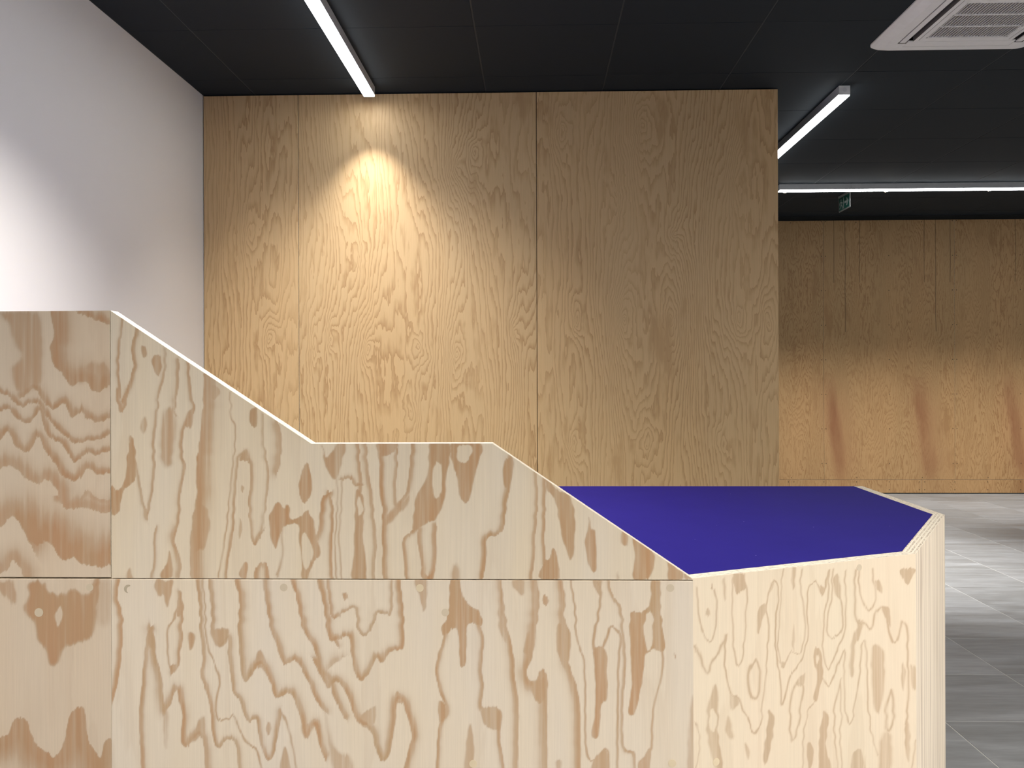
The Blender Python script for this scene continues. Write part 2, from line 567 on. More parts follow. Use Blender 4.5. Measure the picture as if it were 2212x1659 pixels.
edges = [XL] + SEAM + [XR]
for i in range(len(edges) - 1):
    a, b = edges[i] + 0.001, edges[i + 1] - 0.001
    p = ply_sheet('plywood_panel', a, b, YB, ZJ + 0.0015, ZT, 0.018, M['ply_far'], wf, 0.0008)
    if b > 1.2:
        wd, ht = b - a, ZT - ZJ
        pts = []
        for r in range(8):
            z = 0.155 + r * 0.331
            pts += [(0.018, z), (wd - 0.018, z)] + ([(wd / 2, z)] if wd > 1.0 else [])
        for q in (0.25, 0.75):
            pts += [(wd * q, 0.018), (wd * q, ht - 0.02)]
        screws(p, pts)
strip = [XL, -0.02, 1.218, 2.456, 3.694, 4.932, XR]
for i in range(len(strip) - 1):
    a, b = strip[i] + 0.001, strip[i + 1] - 0.001
    p = ply_sheet('plywood_strip', a, b, YB, 0.008, ZJ - 0.0015, 0.018, M['ply_far'], wf, 0.0008)
    if b > 1.2:
        screws(p, [(q * (b - a), z) for q in (0.02, 0.25, 0.5, 0.75, 0.98) for z in (0.03, 0.105)])


# ------------------------------------------------------------------ linear lights
def spot_module(parent, x, y, z, power, angle, blend, aim=None, col=(1.0, 0.955, 0.89)):
    bm = bmesh.new()
    bmesh.ops.create_cone(bm, cap_ends=True, segments=20, radius1=0.012, radius2=0.016, depth=0.012,
                          matrix=Matrix.Translation((x, y, z + 0.008)))
    from_bm('spot_lens', bm, M['lens'], parent)
    ld = bpy.data.lights.new('spot', 'SPOT')
    ld.energy = power
    ld.color = col
    ld.spot_size = math.radians(angle)
    ld.spot_blend = blend
    ld.shadow_soft_size = 0.012
    lo = bpy.data.objects.new('spot', ld)
    C.objects.link(lo)
    lo.parent = parent
    lo.location = (x, y, z - 0.004)
    d = Vector(aim) if aim else Vector((0, 0, -1))
    lo.rotation_euler = d.to_track_quat('-Z', 'Y').to_euler()


LW, LH = 0.057, 0.044


def linear_light(label, along, c, a, b, joints=(), spots=()):
    """along 'x' or 'y'; c = centre line on the other axis; a..b = extent"""
    root = empty('linear_light', ((c, (a + b) / 2, HC) if along == 'y' else ((a + b) / 2, c, HC)))
    tag(root, label, 'ceiling light', 'linear ceiling lights')
    L = b - a
    cuts = [-L / 2] + [j - (a + b) / 2 for j in joints] + [L / 2]

    def bar(name, u0, u1, w, z0, z1, mat, par=root, bev=0.0):
        q = (-w / 2, w / 2, u0, u1) if along == 'y' else (u0, u1, -w / 2, w / 2)
        return box(name, *q, z0, z1, mat, par, bev)
    ep = 0.004
    for i in range(len(cuts) - 1):
        u0 = cuts[i] + (ep if i == 0 else 0.0006)
        u1 = cuts[i + 1] - (ep if i == len(cuts) - 2 else 0.0006)
        bar('housing', u0, u1, LW, -LH, 0.0, M['alu'])
        bar('diffuser', u0, u1, LW - 0.003, -LH - 0.008, -LH, M['opal'])
    for s in (-1, 1):
        u = s * L / 2
        cap = bar('end_cap', min(u, u - s * ep), max(u, u - s * ep), LW, -LH - 0.003, 0.0, M['endcap'])
        bm = bmesh.new()
        rot = Matrix.Rotation(math.pi / 2, 4, 'X') if along == 'y' else Matrix.Rotation(math.pi / 2, 4, 'Y')
        loc = (0, u + s * 0.0012, -0.022) if along == 'y' else (u + s * 0.0012, 0, -0.022)
        bmesh.ops.create_cone(bm, cap_ends=True, segments=16, radius1=0.011, radius2=0.011, depth=0.0024,
                              matrix=Matrix.Translation(loc) @ rot)
        from_bm('cap_disc', bm, M['alu'], cap)
    for (u, power, ang, bl, aim) in spots:
        v = u - (a + b) / 2
        spot_module(root, *((0, v) if along == 'y' else (v, 0)), -LH - 0.018, power, ang, bl, aim)
    return root


linear_light('linear ceiling light ending just before the large spot-lit plywood wall', 'y', -0.855, -2.6, 4.365,
             (-0.9, 1.1, 3.0),
             [(4.28, SPOT_WALL, 80, 1.0, None), (3.05, SPOT_WASH, 84, 1.0, (0, 0.75, -1)), (2.45, SPOT_COUNTER, 120, 1.0, None), (0.5, SPOT_FRONT, 92, 1.0, None)])  # the tilted wash spot is added out of view to widen the partition's light
linear_light('linear ceiling light with visible end cap, running away behind the partition edge', 'y', 1.62, 4.436, 6.5,
             (), [(5.30, SPOT_FLOOR, 66, 1.0, (0.22, 0, -1))])
linear_light('long linear ceiling light running across in front of the far wall', 'x', 6.781, 1.95, 5.55,
             (2.514, 4.3), [(x, SPOT_FAR, 74, 1.0, (0, 0.28, -1)) for x in (2.0, 2.8, 3.61, 4.4, 5.2)])  # in-between spots are added to even out the light on the far wall
linear_light('added, unseen linear ceiling light crossing the room above the viewpoint', 'x', 0.1, -0.4, 4.7, (1.3, 3.0),
             [(1.3, SPOT_FRONT, 120, 1.0, None), (3.0, SPOT_RIGHT, 130, 1.0, (-0.3, 0.35, -1))])  # extra lamp added out of view to brighten the counter's front and right side


# ------------------------------------------------------------------ air conditioner cassette
def air_conditioner(cx, cy, size=0.72):
    root = tag(empty('air_conditioner', (cx, cy, HC)), 'white ceiling cassette air conditioner with slatted intake grille', 'air conditioner')
    h = size / 2
    bm = bmesh.new()
    r, seg = 0.05, 6

    def ring(half, rad, z):
        out = []
        for qx, qy, a0 in ((1, -1, -90), (1, 1, 0), (-1, 1, 90), (-1, -1, 180)):
            for k in range(seg + 1):
                a = math.radians(a0 + 90 * k / seg)
                out.append(bm.verts.new((qx * (half - rad) + rad * math.cos(a), qy * (half - rad) + rad * math.sin(a), z)))
        return out
    rings = [ring(h, r, 0.0), ring(h, r, -0.006), ring(h - 0.012, r, -0.016), ring(h - 0.045, r * 0.7, -0.030)]
    for p, q in zip(rings, rings[1:]):
        n = len(p)
        for i in range(n):
            bm.faces.new([p[i], p[(i + 1) % n], q[(i + 1) % n], q[i]])
    # flat underside: plate between the sloped rim and the openings
    z = -0.030
    g, s0, s1, sl = 0.176, 0.214, 0.274, 0.235          # grille half, slot from..to, slot half length
    bs = sorted({-(h - 0.045), -s1, -s0, -g, g, s0, s1, h - 0.045, -sl, sl})
    hole = lambda x, y: ((abs(x) < g and abs(y) < g) or (s0 < abs(x) < s1 and abs(y) < sl) or (s0 < abs(y) < s1 and abs(x) < sl))
    rim = h - 0.045
    vd = {}

    def vv(x, y, zz):
        k = (round(x, 5), round(y, 5), zz)
        if k not in vd:
            vd[k] = bm.verts.new(k)
        return vd[k]
    for i in range(len(bs) - 1):
        for j in range(len(bs) - 1):
            x0, x1, y0, y1 = bs[i], bs[i + 1], bs[j], bs[j + 1]
            mx, my = (x0 + x1) / 2, (y0 + y1) / 2
            if hole(mx, my):
                continue
            if abs(mx) > s1 and abs(my) > s1:             # corner cell follows the rounded rim
                sx, sy = (1 if mx > 0 else -1), (1 if my > 0 else -1)
                ci = {(1, -1): 0, (1, 1): 1, (-1, 1): 2, (-1, -1): 3}[(sx, sy)]
                arc = rings[-1][ci * (seg + 1):(ci + 1) * (seg + 1)]
                if sx * sy < 0:
                    bm.faces.new([vv(sx * s1, sy * s1, z), vv(sx * s1, sy * rim, z)] + arc + [vv(sx * rim, sy * s1, z)])
                else:
                    bm.faces.new([vv(sx * s1, sy * s1, z), vv(sx * rim, sy * s1, z)] + arc + [vv(sx * s1, sy * rim, z)])
                continue
            bm.faces.new([vv(x0, y0, z), vv(x1, y0, z), vv(x1, y1, z), vv(x0, y1, z)])
            for (ax, ay, bx, by, nx, ny) in ((x0, y0, x1, y0, mx, y0 - 1e-3), (x1, y0, x1, y1, x1 + 1e-3, my),
                                             (x1, y1, x0, y1, mx, y1 + 1e-3), (x0, y1, x0, y0, x0 - 1e-3, my)):
                if hole(nx, ny):
                    bm.faces.new([vv(ax, ay, z), vv(bx, by, z), vv(bx, by, -0.004), vv(ax, ay, -0.004)]).material_index = 1
    from_bm('frame', bm, [M['ac_white'], M['ac_grey']], root)
    box('interior', -0.30, 0.30, -0.30, 0.30, -0.004, -0.001, M['ac_dark'], root)
    # air outlets with a vane each
    for k in range(4):
        v = box('louver', (s1 - 0.032 if k % 2 == 0 else s0 + 0.001), (s1 - 0.006 if k % 2 == 0 else s1 - 0.001), (-sl + 0.006 if k % 2 == 0 else -sl + 0.0005), (sl - 0.006 if k % 2 == 0 else sl - 0.0005), -0.0302, -0.024, M['ac_white'], root, 0.001)
        v.rotation_euler.z = k * math.pi / 2
    # grille: slats run away from the viewer, two cross ribs
    gr = box('grille', -g, g, -g - 0.0, -g + 0.006, -0.0295, -0.010, M['ac_white'], root)
    bm = bmesh.new()
    add_box(bm, -g, g, g - 0.006, g, -0.0295, -0.010)
    for q in (-1, 1):
        add_box(bm, q * g - (0.006 if q > 0 else 0), q * g + (0.006 if q < 0 else 0), -g, g, -0.0295, -0.010)
        add_box(bm, -g, g, q * g / 3 - 0.004, q * g / 3 + 0.004, -0.0295, -0.012)
    from_bm('grille_rib', bm, M['ac_white'], gr)
    bm = bmesh.new()
    for k in range(27):
        x = -g + 0.012 + k * (2 * g - 0.024) / 26
        add_box(bm, x - 0.0024, x + 0.0024, -g, g, -0.0285, -0.012)
    o = from_bm('grille_slats', bm, M['ac_slat'], gr)
    o['kind'] = 'stuff'
    for q in (-1, 1):
        box('panel_seam', q * 0.196 - 0.0008, q * 0.196 + 0.0008, -0.2, 0.2, -0.0304, -0.0298, M['ac_dark'], root)
    return root


air_conditioner(1.895, 3.565)

# ------------------------------------------------------------------ exit sign
sg = tag(empty('exit_sign', (2.60, 7.13, HC)), 'small green emergency exit sign hanging from the black ceiling', 'sign')
SW, SH = 0.25, 0.122
box('mounting_rail', -0.008, 0.008, -SW / 2, SW / 2, -0.014, 0.0, M['sign_frame'], sg)
pl = box('sign_panel', -0.003, 0.003, -SW / 2, SW / 2, -0.014 - SH, -0.014, M['sign_frame'], sg, 0.001)
box('green_field', -0.0036, 0.0036, -SW / 2 + 0.010, SW / 2 - 0.010, -0.014 - SH + 0.010, -0.020, M['sign_green'], pl)


def flat_sign(name, polys):
    """polys in (u right as read from the -x side, v up) from the sign centre"""
    bm = bmesh.new()
    zc = -0.014 - SH / 2
    for poly in polys:
        # read from the camera: the near end (low y) is on the right
        f = [bm.verts.new((-0.0042, -u, zc + v)) for u, v in poly]
        bk = [bm.verts.new((0.0042, -u, zc + v)) for u, v in poly]
        bm.faces.new(f)
        bm.faces.new(list(reversed(bk)))
        n = len(f)
        for i in range(n):
            bm.faces.new([f[i], f[(i + 1) % n], bk[(i + 1) % n], bk[i]])
    return from_bm(name, bm, M['sign_white'], pl)


flat_sign('arrow', [[(0.010, 0.009), (0.060, 0.009), (0.045, 0.032), (0.066, 0.032), (0.098, 0.0), (0.066, -0.032), (0.045, -0.032), (0.060, -0.009), (0.010, -0.009)]])
flat_sign('doorway', [[(-0.022, -0.046), (-0.006, -0.046), (-0.006, 0.046), (-0.022, 0.046)]])
circ = [(-0.070 + 0.009 * math.cos(k * math.pi / 6), 0.034 + 0.009 * math.sin(k * math.pi / 6)) for k in range(12)]
flat_sign('running_figure', [circ, [(-0.082, 0.020), (-0.066, 0.022), (-0.060, -0.006), (-0.076, -0.010)],
                             [(-0.076, -0.008), (-0.062, -0.008), (-0.038, -0.020), (-0.034, -0.044), (-0.044, -0.044), (-0.050, -0.026)],
                             [(-0.078, -0.006), (-0.066, -0.008), (-0.082, -0.030), (-0.104, -0.040), (-0.108, -0.032), (-0.090, -0.024)],
                             [(-0.066, 0.022), (-0.044, 0.008), (-0.036, 0.012), (-0.036, 0.006), (-0.044, 0.0), (-0.064, 0.012)],
                             [(-0.082, 0.020), (-0.100, 0.006), (-0.096, -0.010), (-0.102, -0.012), (-0.108, 0.008), (-0.084, 0.026)]])


# ------------------------------------------------------------------ reception counter: figure of the veneers
# Every grain line is a polyline seen on the panel (pixel frames of the photograph, unprojected on the panel's plane).
# ('L', points, width, strength, side): dark edge with a soft side (l r u d) or soft on both (c)
# ('B', polygon, strength, softness): latewood patch;  ('H', polygon): a light island in a patch
FR = {1: (0, 640, 3.16), 2: (0, 1140, 3.16), 3: (600, 900, 3.16), 4: (700, 1200, 2.765), 6: (1490, 1230, 3.867), 7: (1250, 1050, 7.9)}
UPPER_LEFT = [
    (1, 'B', [(0, 110), (250, 120), (290, 300), (285, 560), (240, 620), (160, 680), (90, 600), (75, 500), (145, 420), (90, 300), (60, 180)], .55, 22),
    (1, 'L', [(345, 100), (375, 250), (345, 350), (370, 460), (440, 550), (500, 605), (545, 580), (600, 590), (640, 640), (690, 640), (752, 590)], 34, .75, 'u'),
    (1, 'B', [(560, 480), (650, 440), (752, 480), (752, 580), (690, 630), (640, 630), (600, 585), (500, 595)], .5, 24),
    (1, 'L', [(540, 105), (600, 140), (660, 150), (720, 180), (752, 185)], 16, .8, 'u'),
    (1, 'L', [(165, 680), (240, 620), (290, 700), (330, 750), (400, 745), (440, 730), (490, 825), (540, 790), (600, 835), (680, 850), (752, 820)], 13, .75, 'u'),
    (1, 'L', [(0, 650), (70, 690), (140, 755), (250, 720), (310, 810), (380, 880), (440, 940), (510, 995), (600, 985), (680, 975), (752, 930)], 9, .75, 'u'),
    (1, 'L', [(0, 780), (60, 770), (110, 830), (170, 860), (230, 830), (265, 775), (300, 870), (350, 970), (420, 990), (470, 1070), (520, 1125), (600, 1060), (660, 1080), (752, 1040)], 9, .75, 'u'),
    (1, 'L', [(0, 975), (60, 920), (110, 1010), (180, 1060), (215, 1040), (260, 960), (320, 1060), (380, 1130), (420, 1210), (480, 1250), (540, 1245), (600, 1165), (660, 1200), (752, 1210)], 13, .75, 'u'),
    (1, 'L', [(0, 1175), (70, 1150), (130, 1190), (190, 1250), (250, 1270), (330, 1255), (390, 1320), (430, 1430), (500, 1450), (590, 1440), (680, 1480), (752, 1460)], 26, .6, 'u'),
    (1, 'L', [(400, 1370), (470, 1405), (540, 1390), (590, 1320), (650, 1375), (752, 1390)], 13, .5, 'd'),
    (1, 'L', [(0, 1580), (50, 1520), (100, 1500), (150, 1580), (190, 1659)], 40, .65, 'u'),
    (2, 'L', [(150, 0), (210, 90), (260, 105), (325, 85), (380, 150), (430, 215), (500, 190), (545, 235), (620, 250), (700, 265), (752, 235)], 55, .95, 'u'),
    (2, 'L', [(0, 310), (50, 270), (85, 215), (130, 260), (170, 330)], 25, .55, 'u'),
]
UPPER = [
    (1, 'L', [(838, 150), (818, 340), (812, 520), (825, 690)], 5, .7, 'l'), (1, 'L', [(930, 200), (900, 370), (918, 470), (880, 600), (835, 710)], 7, .75, 'r'),
    (1, 'L', [(795, 640), (800, 730), (825, 790), (850, 740), (880, 640)], 8, .7, 'u'),
    (1, 'B', [(968, 340), (995, 345), (1003, 400), (985, 418), (967, 390)], .6, 5), (1, 'B', [(1055, 395), (1095, 400), (1105, 470), (1080, 545), (1040, 470)], .75, 5),
    (1, 'B', [(990, 825), (1003, 890), (980, 945), (957, 900)], .55, 6),
    (1, 'B', [(895, 960), (925, 1070), (930, 1180), (920, 1260), (850, 1320), (830, 1400), (800, 1490), (758, 1480), (758, 1300), (820, 1320), (860, 1220), (870, 1080)], .85, 4),
    (1, 'L', [(895, 960), (920, 1090), (950, 1230), (975, 1370), (1005, 1515)], 6, .7, 'l'),
    (1, 'L', [(1130, 360), (1130, 500), (1085, 680), (1068, 850), (1050, 1000), (1058, 1150), (1042, 1330), (1005, 1515)], 5, .65, 'l'),
    (1, 'L', [(1225, 430), (1215, 620), (1190, 770), (1200, 800)], 8, .6, 'l'), (1, 'B', [(1130, 760), (1190, 790), (1205, 900), (1180, 1050), (1170, 1150), (1120, 1160), (1090, 1050), (1100, 900)], .55, 18),
    (1, 'L', [(1290, 460), (1300, 620), (1320, 740), (1320, 800), (1260, 880), (1240, 1050), (1265, 1180), (1230, 1350), (1225, 1500), (1190, 1659), (1190, 1700)], 6, .75, 'l'),
    (1, 'B', [(1320, 750), (1310, 880), (1265, 890), (1280, 800)], .7, 6),
    (1, 'L', [(1397, 530), (1390, 700), (1375, 900), (1350, 1100), (1345, 1250), (1350, 1350), (1320, 1500), (1305, 1659), (1300, 1790), (1310, 1930)], 26, .8, 'r'),
    (1, 'B', [(1360, 1370), (1420, 1480), (1430, 1600), (1390, 1720), (1310, 1760), (1305, 1659), (1320, 1500)], .8, 12), (1, 'B', [(1400, 560), (1500, 640), (1480, 700), (1420, 690)], .6, 8),
    (1, 'L', [(1570, 650), (1575, 820), (1605, 900), (1600, 1050), (1580, 1250), (1555, 1500), (1535, 1659), (1510, 1800), (1495, 1930)], 4, .55, 'c'),
    (1, 'L', [(1670, 1060), (1630, 1110), (1615, 1250), (1605, 1400), (1585, 1659), (1555, 1800), (1550, 1930)], 5, .65, 'l'),
    (1, 'L', [(1670, 1060), (1705, 1130), (1715, 1260), (1700, 1400), (1710, 1600), (1740, 1690), (1770, 1640), (1800, 1590)], 6, .65, 'r'), (1, 'B', [(1670, 1050), (1700, 1130), (1670, 1120), (1635, 1120)], .7, 5),
    (1, 'B', [(1655, 1285), (1668, 1310), (1655, 1335), (1643, 1310)], .5, 4), (1, 'B', [(1640, 1510), (1655, 1590), (1640, 1659), (1627, 1590)], .5, 5), (1, 'B', [(1715, 770), (1755, 780), (1755, 860), (1735, 895), (1705, 860)], .8, 5),
    (1, 'L', [(1800, 800), (1800, 1000), (1830, 1180), (1835, 1260), (1810, 1450), (1780, 1640)], 5, .55, 'l'), (1, 'L', [(1900, 870), (1920, 960), (1915, 1100), (1900, 1190)], 14, .55, 'l'),
    (2, 'L', [(1925, 0), (1930, 150), (1915, 260), (1900, 340)], 5, .5, 'c'), (2, 'B', [(1680, 225), (1695, 260), (1680, 340), (1635, 320), (1655, 255)], .6, 5), (2, 'L', [(1740, 340), (1750, 270), (1790, 240), (1830, 280), (1840, 350)], 12, .65, 'd'),
    (2, 'B', [(885, 265), (910, 320), (915, 350), (865, 350)], .5, 7), (2, 'B', [(1155, 165), (1175, 250), (1180, 345), (1105, 345), (1110, 280), (1140, 250)], .7, 6), (2, 'L', [(1210, 0), (1190, 70), (1210, 150), (1235, 250), (1230, 350)], 10, .6, 'l'),
    (2, 'L', [(1060, 0), (1050, 120), (1050, 240), (1030, 345)], 5, .55, 'r'),
    (3, 'B', [(0, 590), (40, 615), (75, 595), (90, 690), (160, 680), (190, 640), (240, 690), (250, 760), (290, 930), (240, 1000), (225, 1050), (205, 1112), (170, 1112), (165, 1000), (150, 860), (140, 740), (60, 730), (20, 800), (-20, 900), (-60, 700)], .8, 5),
    (3, 'H', [(170, 820), (200, 810), (240, 900), (235, 960), (195, 1045), (165, 960)]),
    (3, 'B', [(195, 310), (235, 430), (225, 530), (190, 580), (150, 530), (150, 450)], .85, 4), (3, 'L', [(20, 760), (35, 900), (20, 1000), (0, 1080)], 5, .5, 'c'),
    (3, 'L', [(400, 380), (410, 520), (405, 640), (395, 800), (390, 950), (405, 1112)], 4, .6, 'c'), (3, 'L', [(350, 515), (375, 600), (375, 800), (365, 950), (380, 1112)], 6, .7, 'l'), (3, 'L', [(350, 515), (310, 560), (290, 680), (275, 800), (245, 860)], 9, .75, 'r'),
    (3, 'B', [(300, 180), (330, 280), (420, 180), (465, 180), (440, 300), (400, 430), (330, 350), (315, 280)], .65, 7),
    (3, 'L', [(550, 180), (560, 330), (575, 440), (565, 530)], 7, .65, 'l'), (3, 'L', [(440, 430), (500, 425), (530, 470), (570, 470)], 7, .7, 'u'), (3, 'L', [(440, 430), (435, 600), (420, 780), (425, 950), (440, 1112)], 4, .55, 'c'),
    (3, 'B', [(540, 500), (585, 540), (590, 640), (582, 760), (590, 900), (606, 1112), (510, 1112), (522, 900), (526, 700), (530, 560)], .75, 5), (3, 'H', [(560, 545), (580, 600), (580, 650), (560, 680), (545, 640), (545, 580)]),
    (3, 'L', [(603, 180), (615, 350), (645, 540), (655, 700), (675, 850), (660, 1000), (665, 1112)], 8, .7, 'l'),
    (3, 'L', [(690, 180), (700, 350), (700, 500), (720, 640), (715, 750), (720, 900), (715, 1000), (730, 1112)], 9, .75, 'r'), (3, 'B', [(680, 180), (815, 180), (805, 230), (700, 280)], .65, 8),
    (3, 'L', [(810, 180), (815, 330), (805, 480), (815, 630)], 6, .7, 'l'), (3, 'L', [(915, 180), (905, 330), (890, 470), (850, 560), (820, 620)], 8, .75, 'r'), (3, 'B', [(800, 600), (870, 560), (900, 520), (890, 600), (800, 690), (730, 760), (740, 700)], .65, 12),
    (3, 'B', [(1040, 180), (1165, 180), (1175, 290), (1150, 420), (1140, 560), (1085, 690), (1030, 720), (960, 770), (920, 770), (930, 660), (950, 540), (1000, 460), (1030, 350)], .8, 6), (3, 'H', [(1090, 310), (1120, 350), (1120, 500), (1085, 560), (1060, 500), (1060, 370)]),
    (3, 'L', [(945, 760), (880, 810), (855, 870), (865, 980), (880, 1112)], 7, .7, 'r'), (3, 'L', [(960, 780), (965, 900), (985, 1020), (995, 1112)], 9, .75, 'r'), (3, 'L', [(1080, 740), (1080, 900), (1070, 1040), (1050, 1112)], 8, .75, 'l'),
    (3, 'B', [(985, 1020), (1030, 1080), (1075, 1030), (1060, 1112), (990, 1112)], .8, 6),
    (3, 'B', [(1190, 180), (1388, 180), (1360, 340), (1330, 480), (1310, 570), (1285, 590), (1240, 540), (1230, 420), (1195, 320)], .75, 5), (3, 'H', [(1225, 200), (1320, 200), (1310, 290), (1240, 300)]),
    (3, 'L', [(1605, 270), (1590, 450), (1560, 600), (1540, 740), (1510, 800), (1430, 830), (1420, 950), (1405, 1112)], 9, .85, 'l'), (3, 'B', [(1550, 300), (1608, 270), (1600, 420), (1560, 500), (1540, 400)], .8, 6),
    (3, 'L', [(1765, 380), (1775, 550), (1760, 750), (1750, 950), (1735, 1112)], 6, .65, 'l'),
    (3, 'B', [(1840, 430), (1905, 500), (1990, 540), (2020, 640), (2030, 760), (2020, 920), (1995, 980), (1960, 880), (1920, 720), (1890, 560), (1840, 510)], .75, 6),
    (3, 'L', [(1830, 410), (1825, 600), (1820, 800), (1825, 1000)], 7, .75, 'l'), (3, 'B', [(1885, 890), (1915, 1000), (1920, 1112), (1790, 1112), (1820, 990), (1850, 970)], .85, 4),
    (3, 'B', [(1205, 1000), (1245, 1060), (1240, 1112), (1190, 1112)], .5, 14),
    (7, 'B', [(180, 530), (205, 700), (290, 830), (300, 1200), (295, 1460), (190, 1390), (140, 1200), (112, 950), (145, 800)], .75, 6),
    (7, 'B', [(750, 760), (850, 830), (840, 980), (790, 1010), (735, 940)], .6, 7),
    (7, 'B', [(935, 880), (1150, 1020), (1290, 1180), (1270, 1450), (1190, 1590), (960, 1600), (940, 1400), (960, 1200)], .78, 6),
    (7, 'B', [(1500, 1290), (1760, 1450), (1780, 1600), (1550, 1600), (1530, 1400)], .6, 6), (7, 'B', [(1815, 1500), (1930, 1600), (1830, 1600)], .5, 5), (7, 'B', [(670, 1480), (700, 1590), (650, 1600)], .4, 5),
]
LOWER_LEFT = [
    (2, 'B', [(200, 380), (300, 380), (330, 440), (420, 460), (500, 420), (560, 450), (620, 440), (640, 380), (680, 370), (650, 480), (660, 560), (640, 700), (600, 760), (500, 790), (430, 830), (400, 920), (350, 930), (320, 850), (260, 760), (240, 650), (170, 560), (200, 460)], .9, 16),
    (2, 'H', [(420, 540), (430, 600), (400, 670), (375, 600)]), (2, 'B', [(0, 370), (90, 380), (110, 520), (60, 500), (0, 440)], .45, 12), (2, 'B', [(640, 365), (680, 365), (670, 500), (640, 640), (600, 560)], .7, 10),
    (2, 'B', [(640, 380), (752, 380), (752, 640), (660, 640)], .28, 26),
    (2, 'L', [(0, 1430), (60, 1410), (90, 1330), (130, 1300), (180, 1320), (210, 1410), (260, 1500), (310, 1530), (365, 1560), (430, 1500), (460, 1360), (490, 1270), (540, 1230), (575, 1250), (590, 1430), (640, 1520), (685, 1580), (720, 1460), (752, 1450)], 48, .8, 'd'),
]
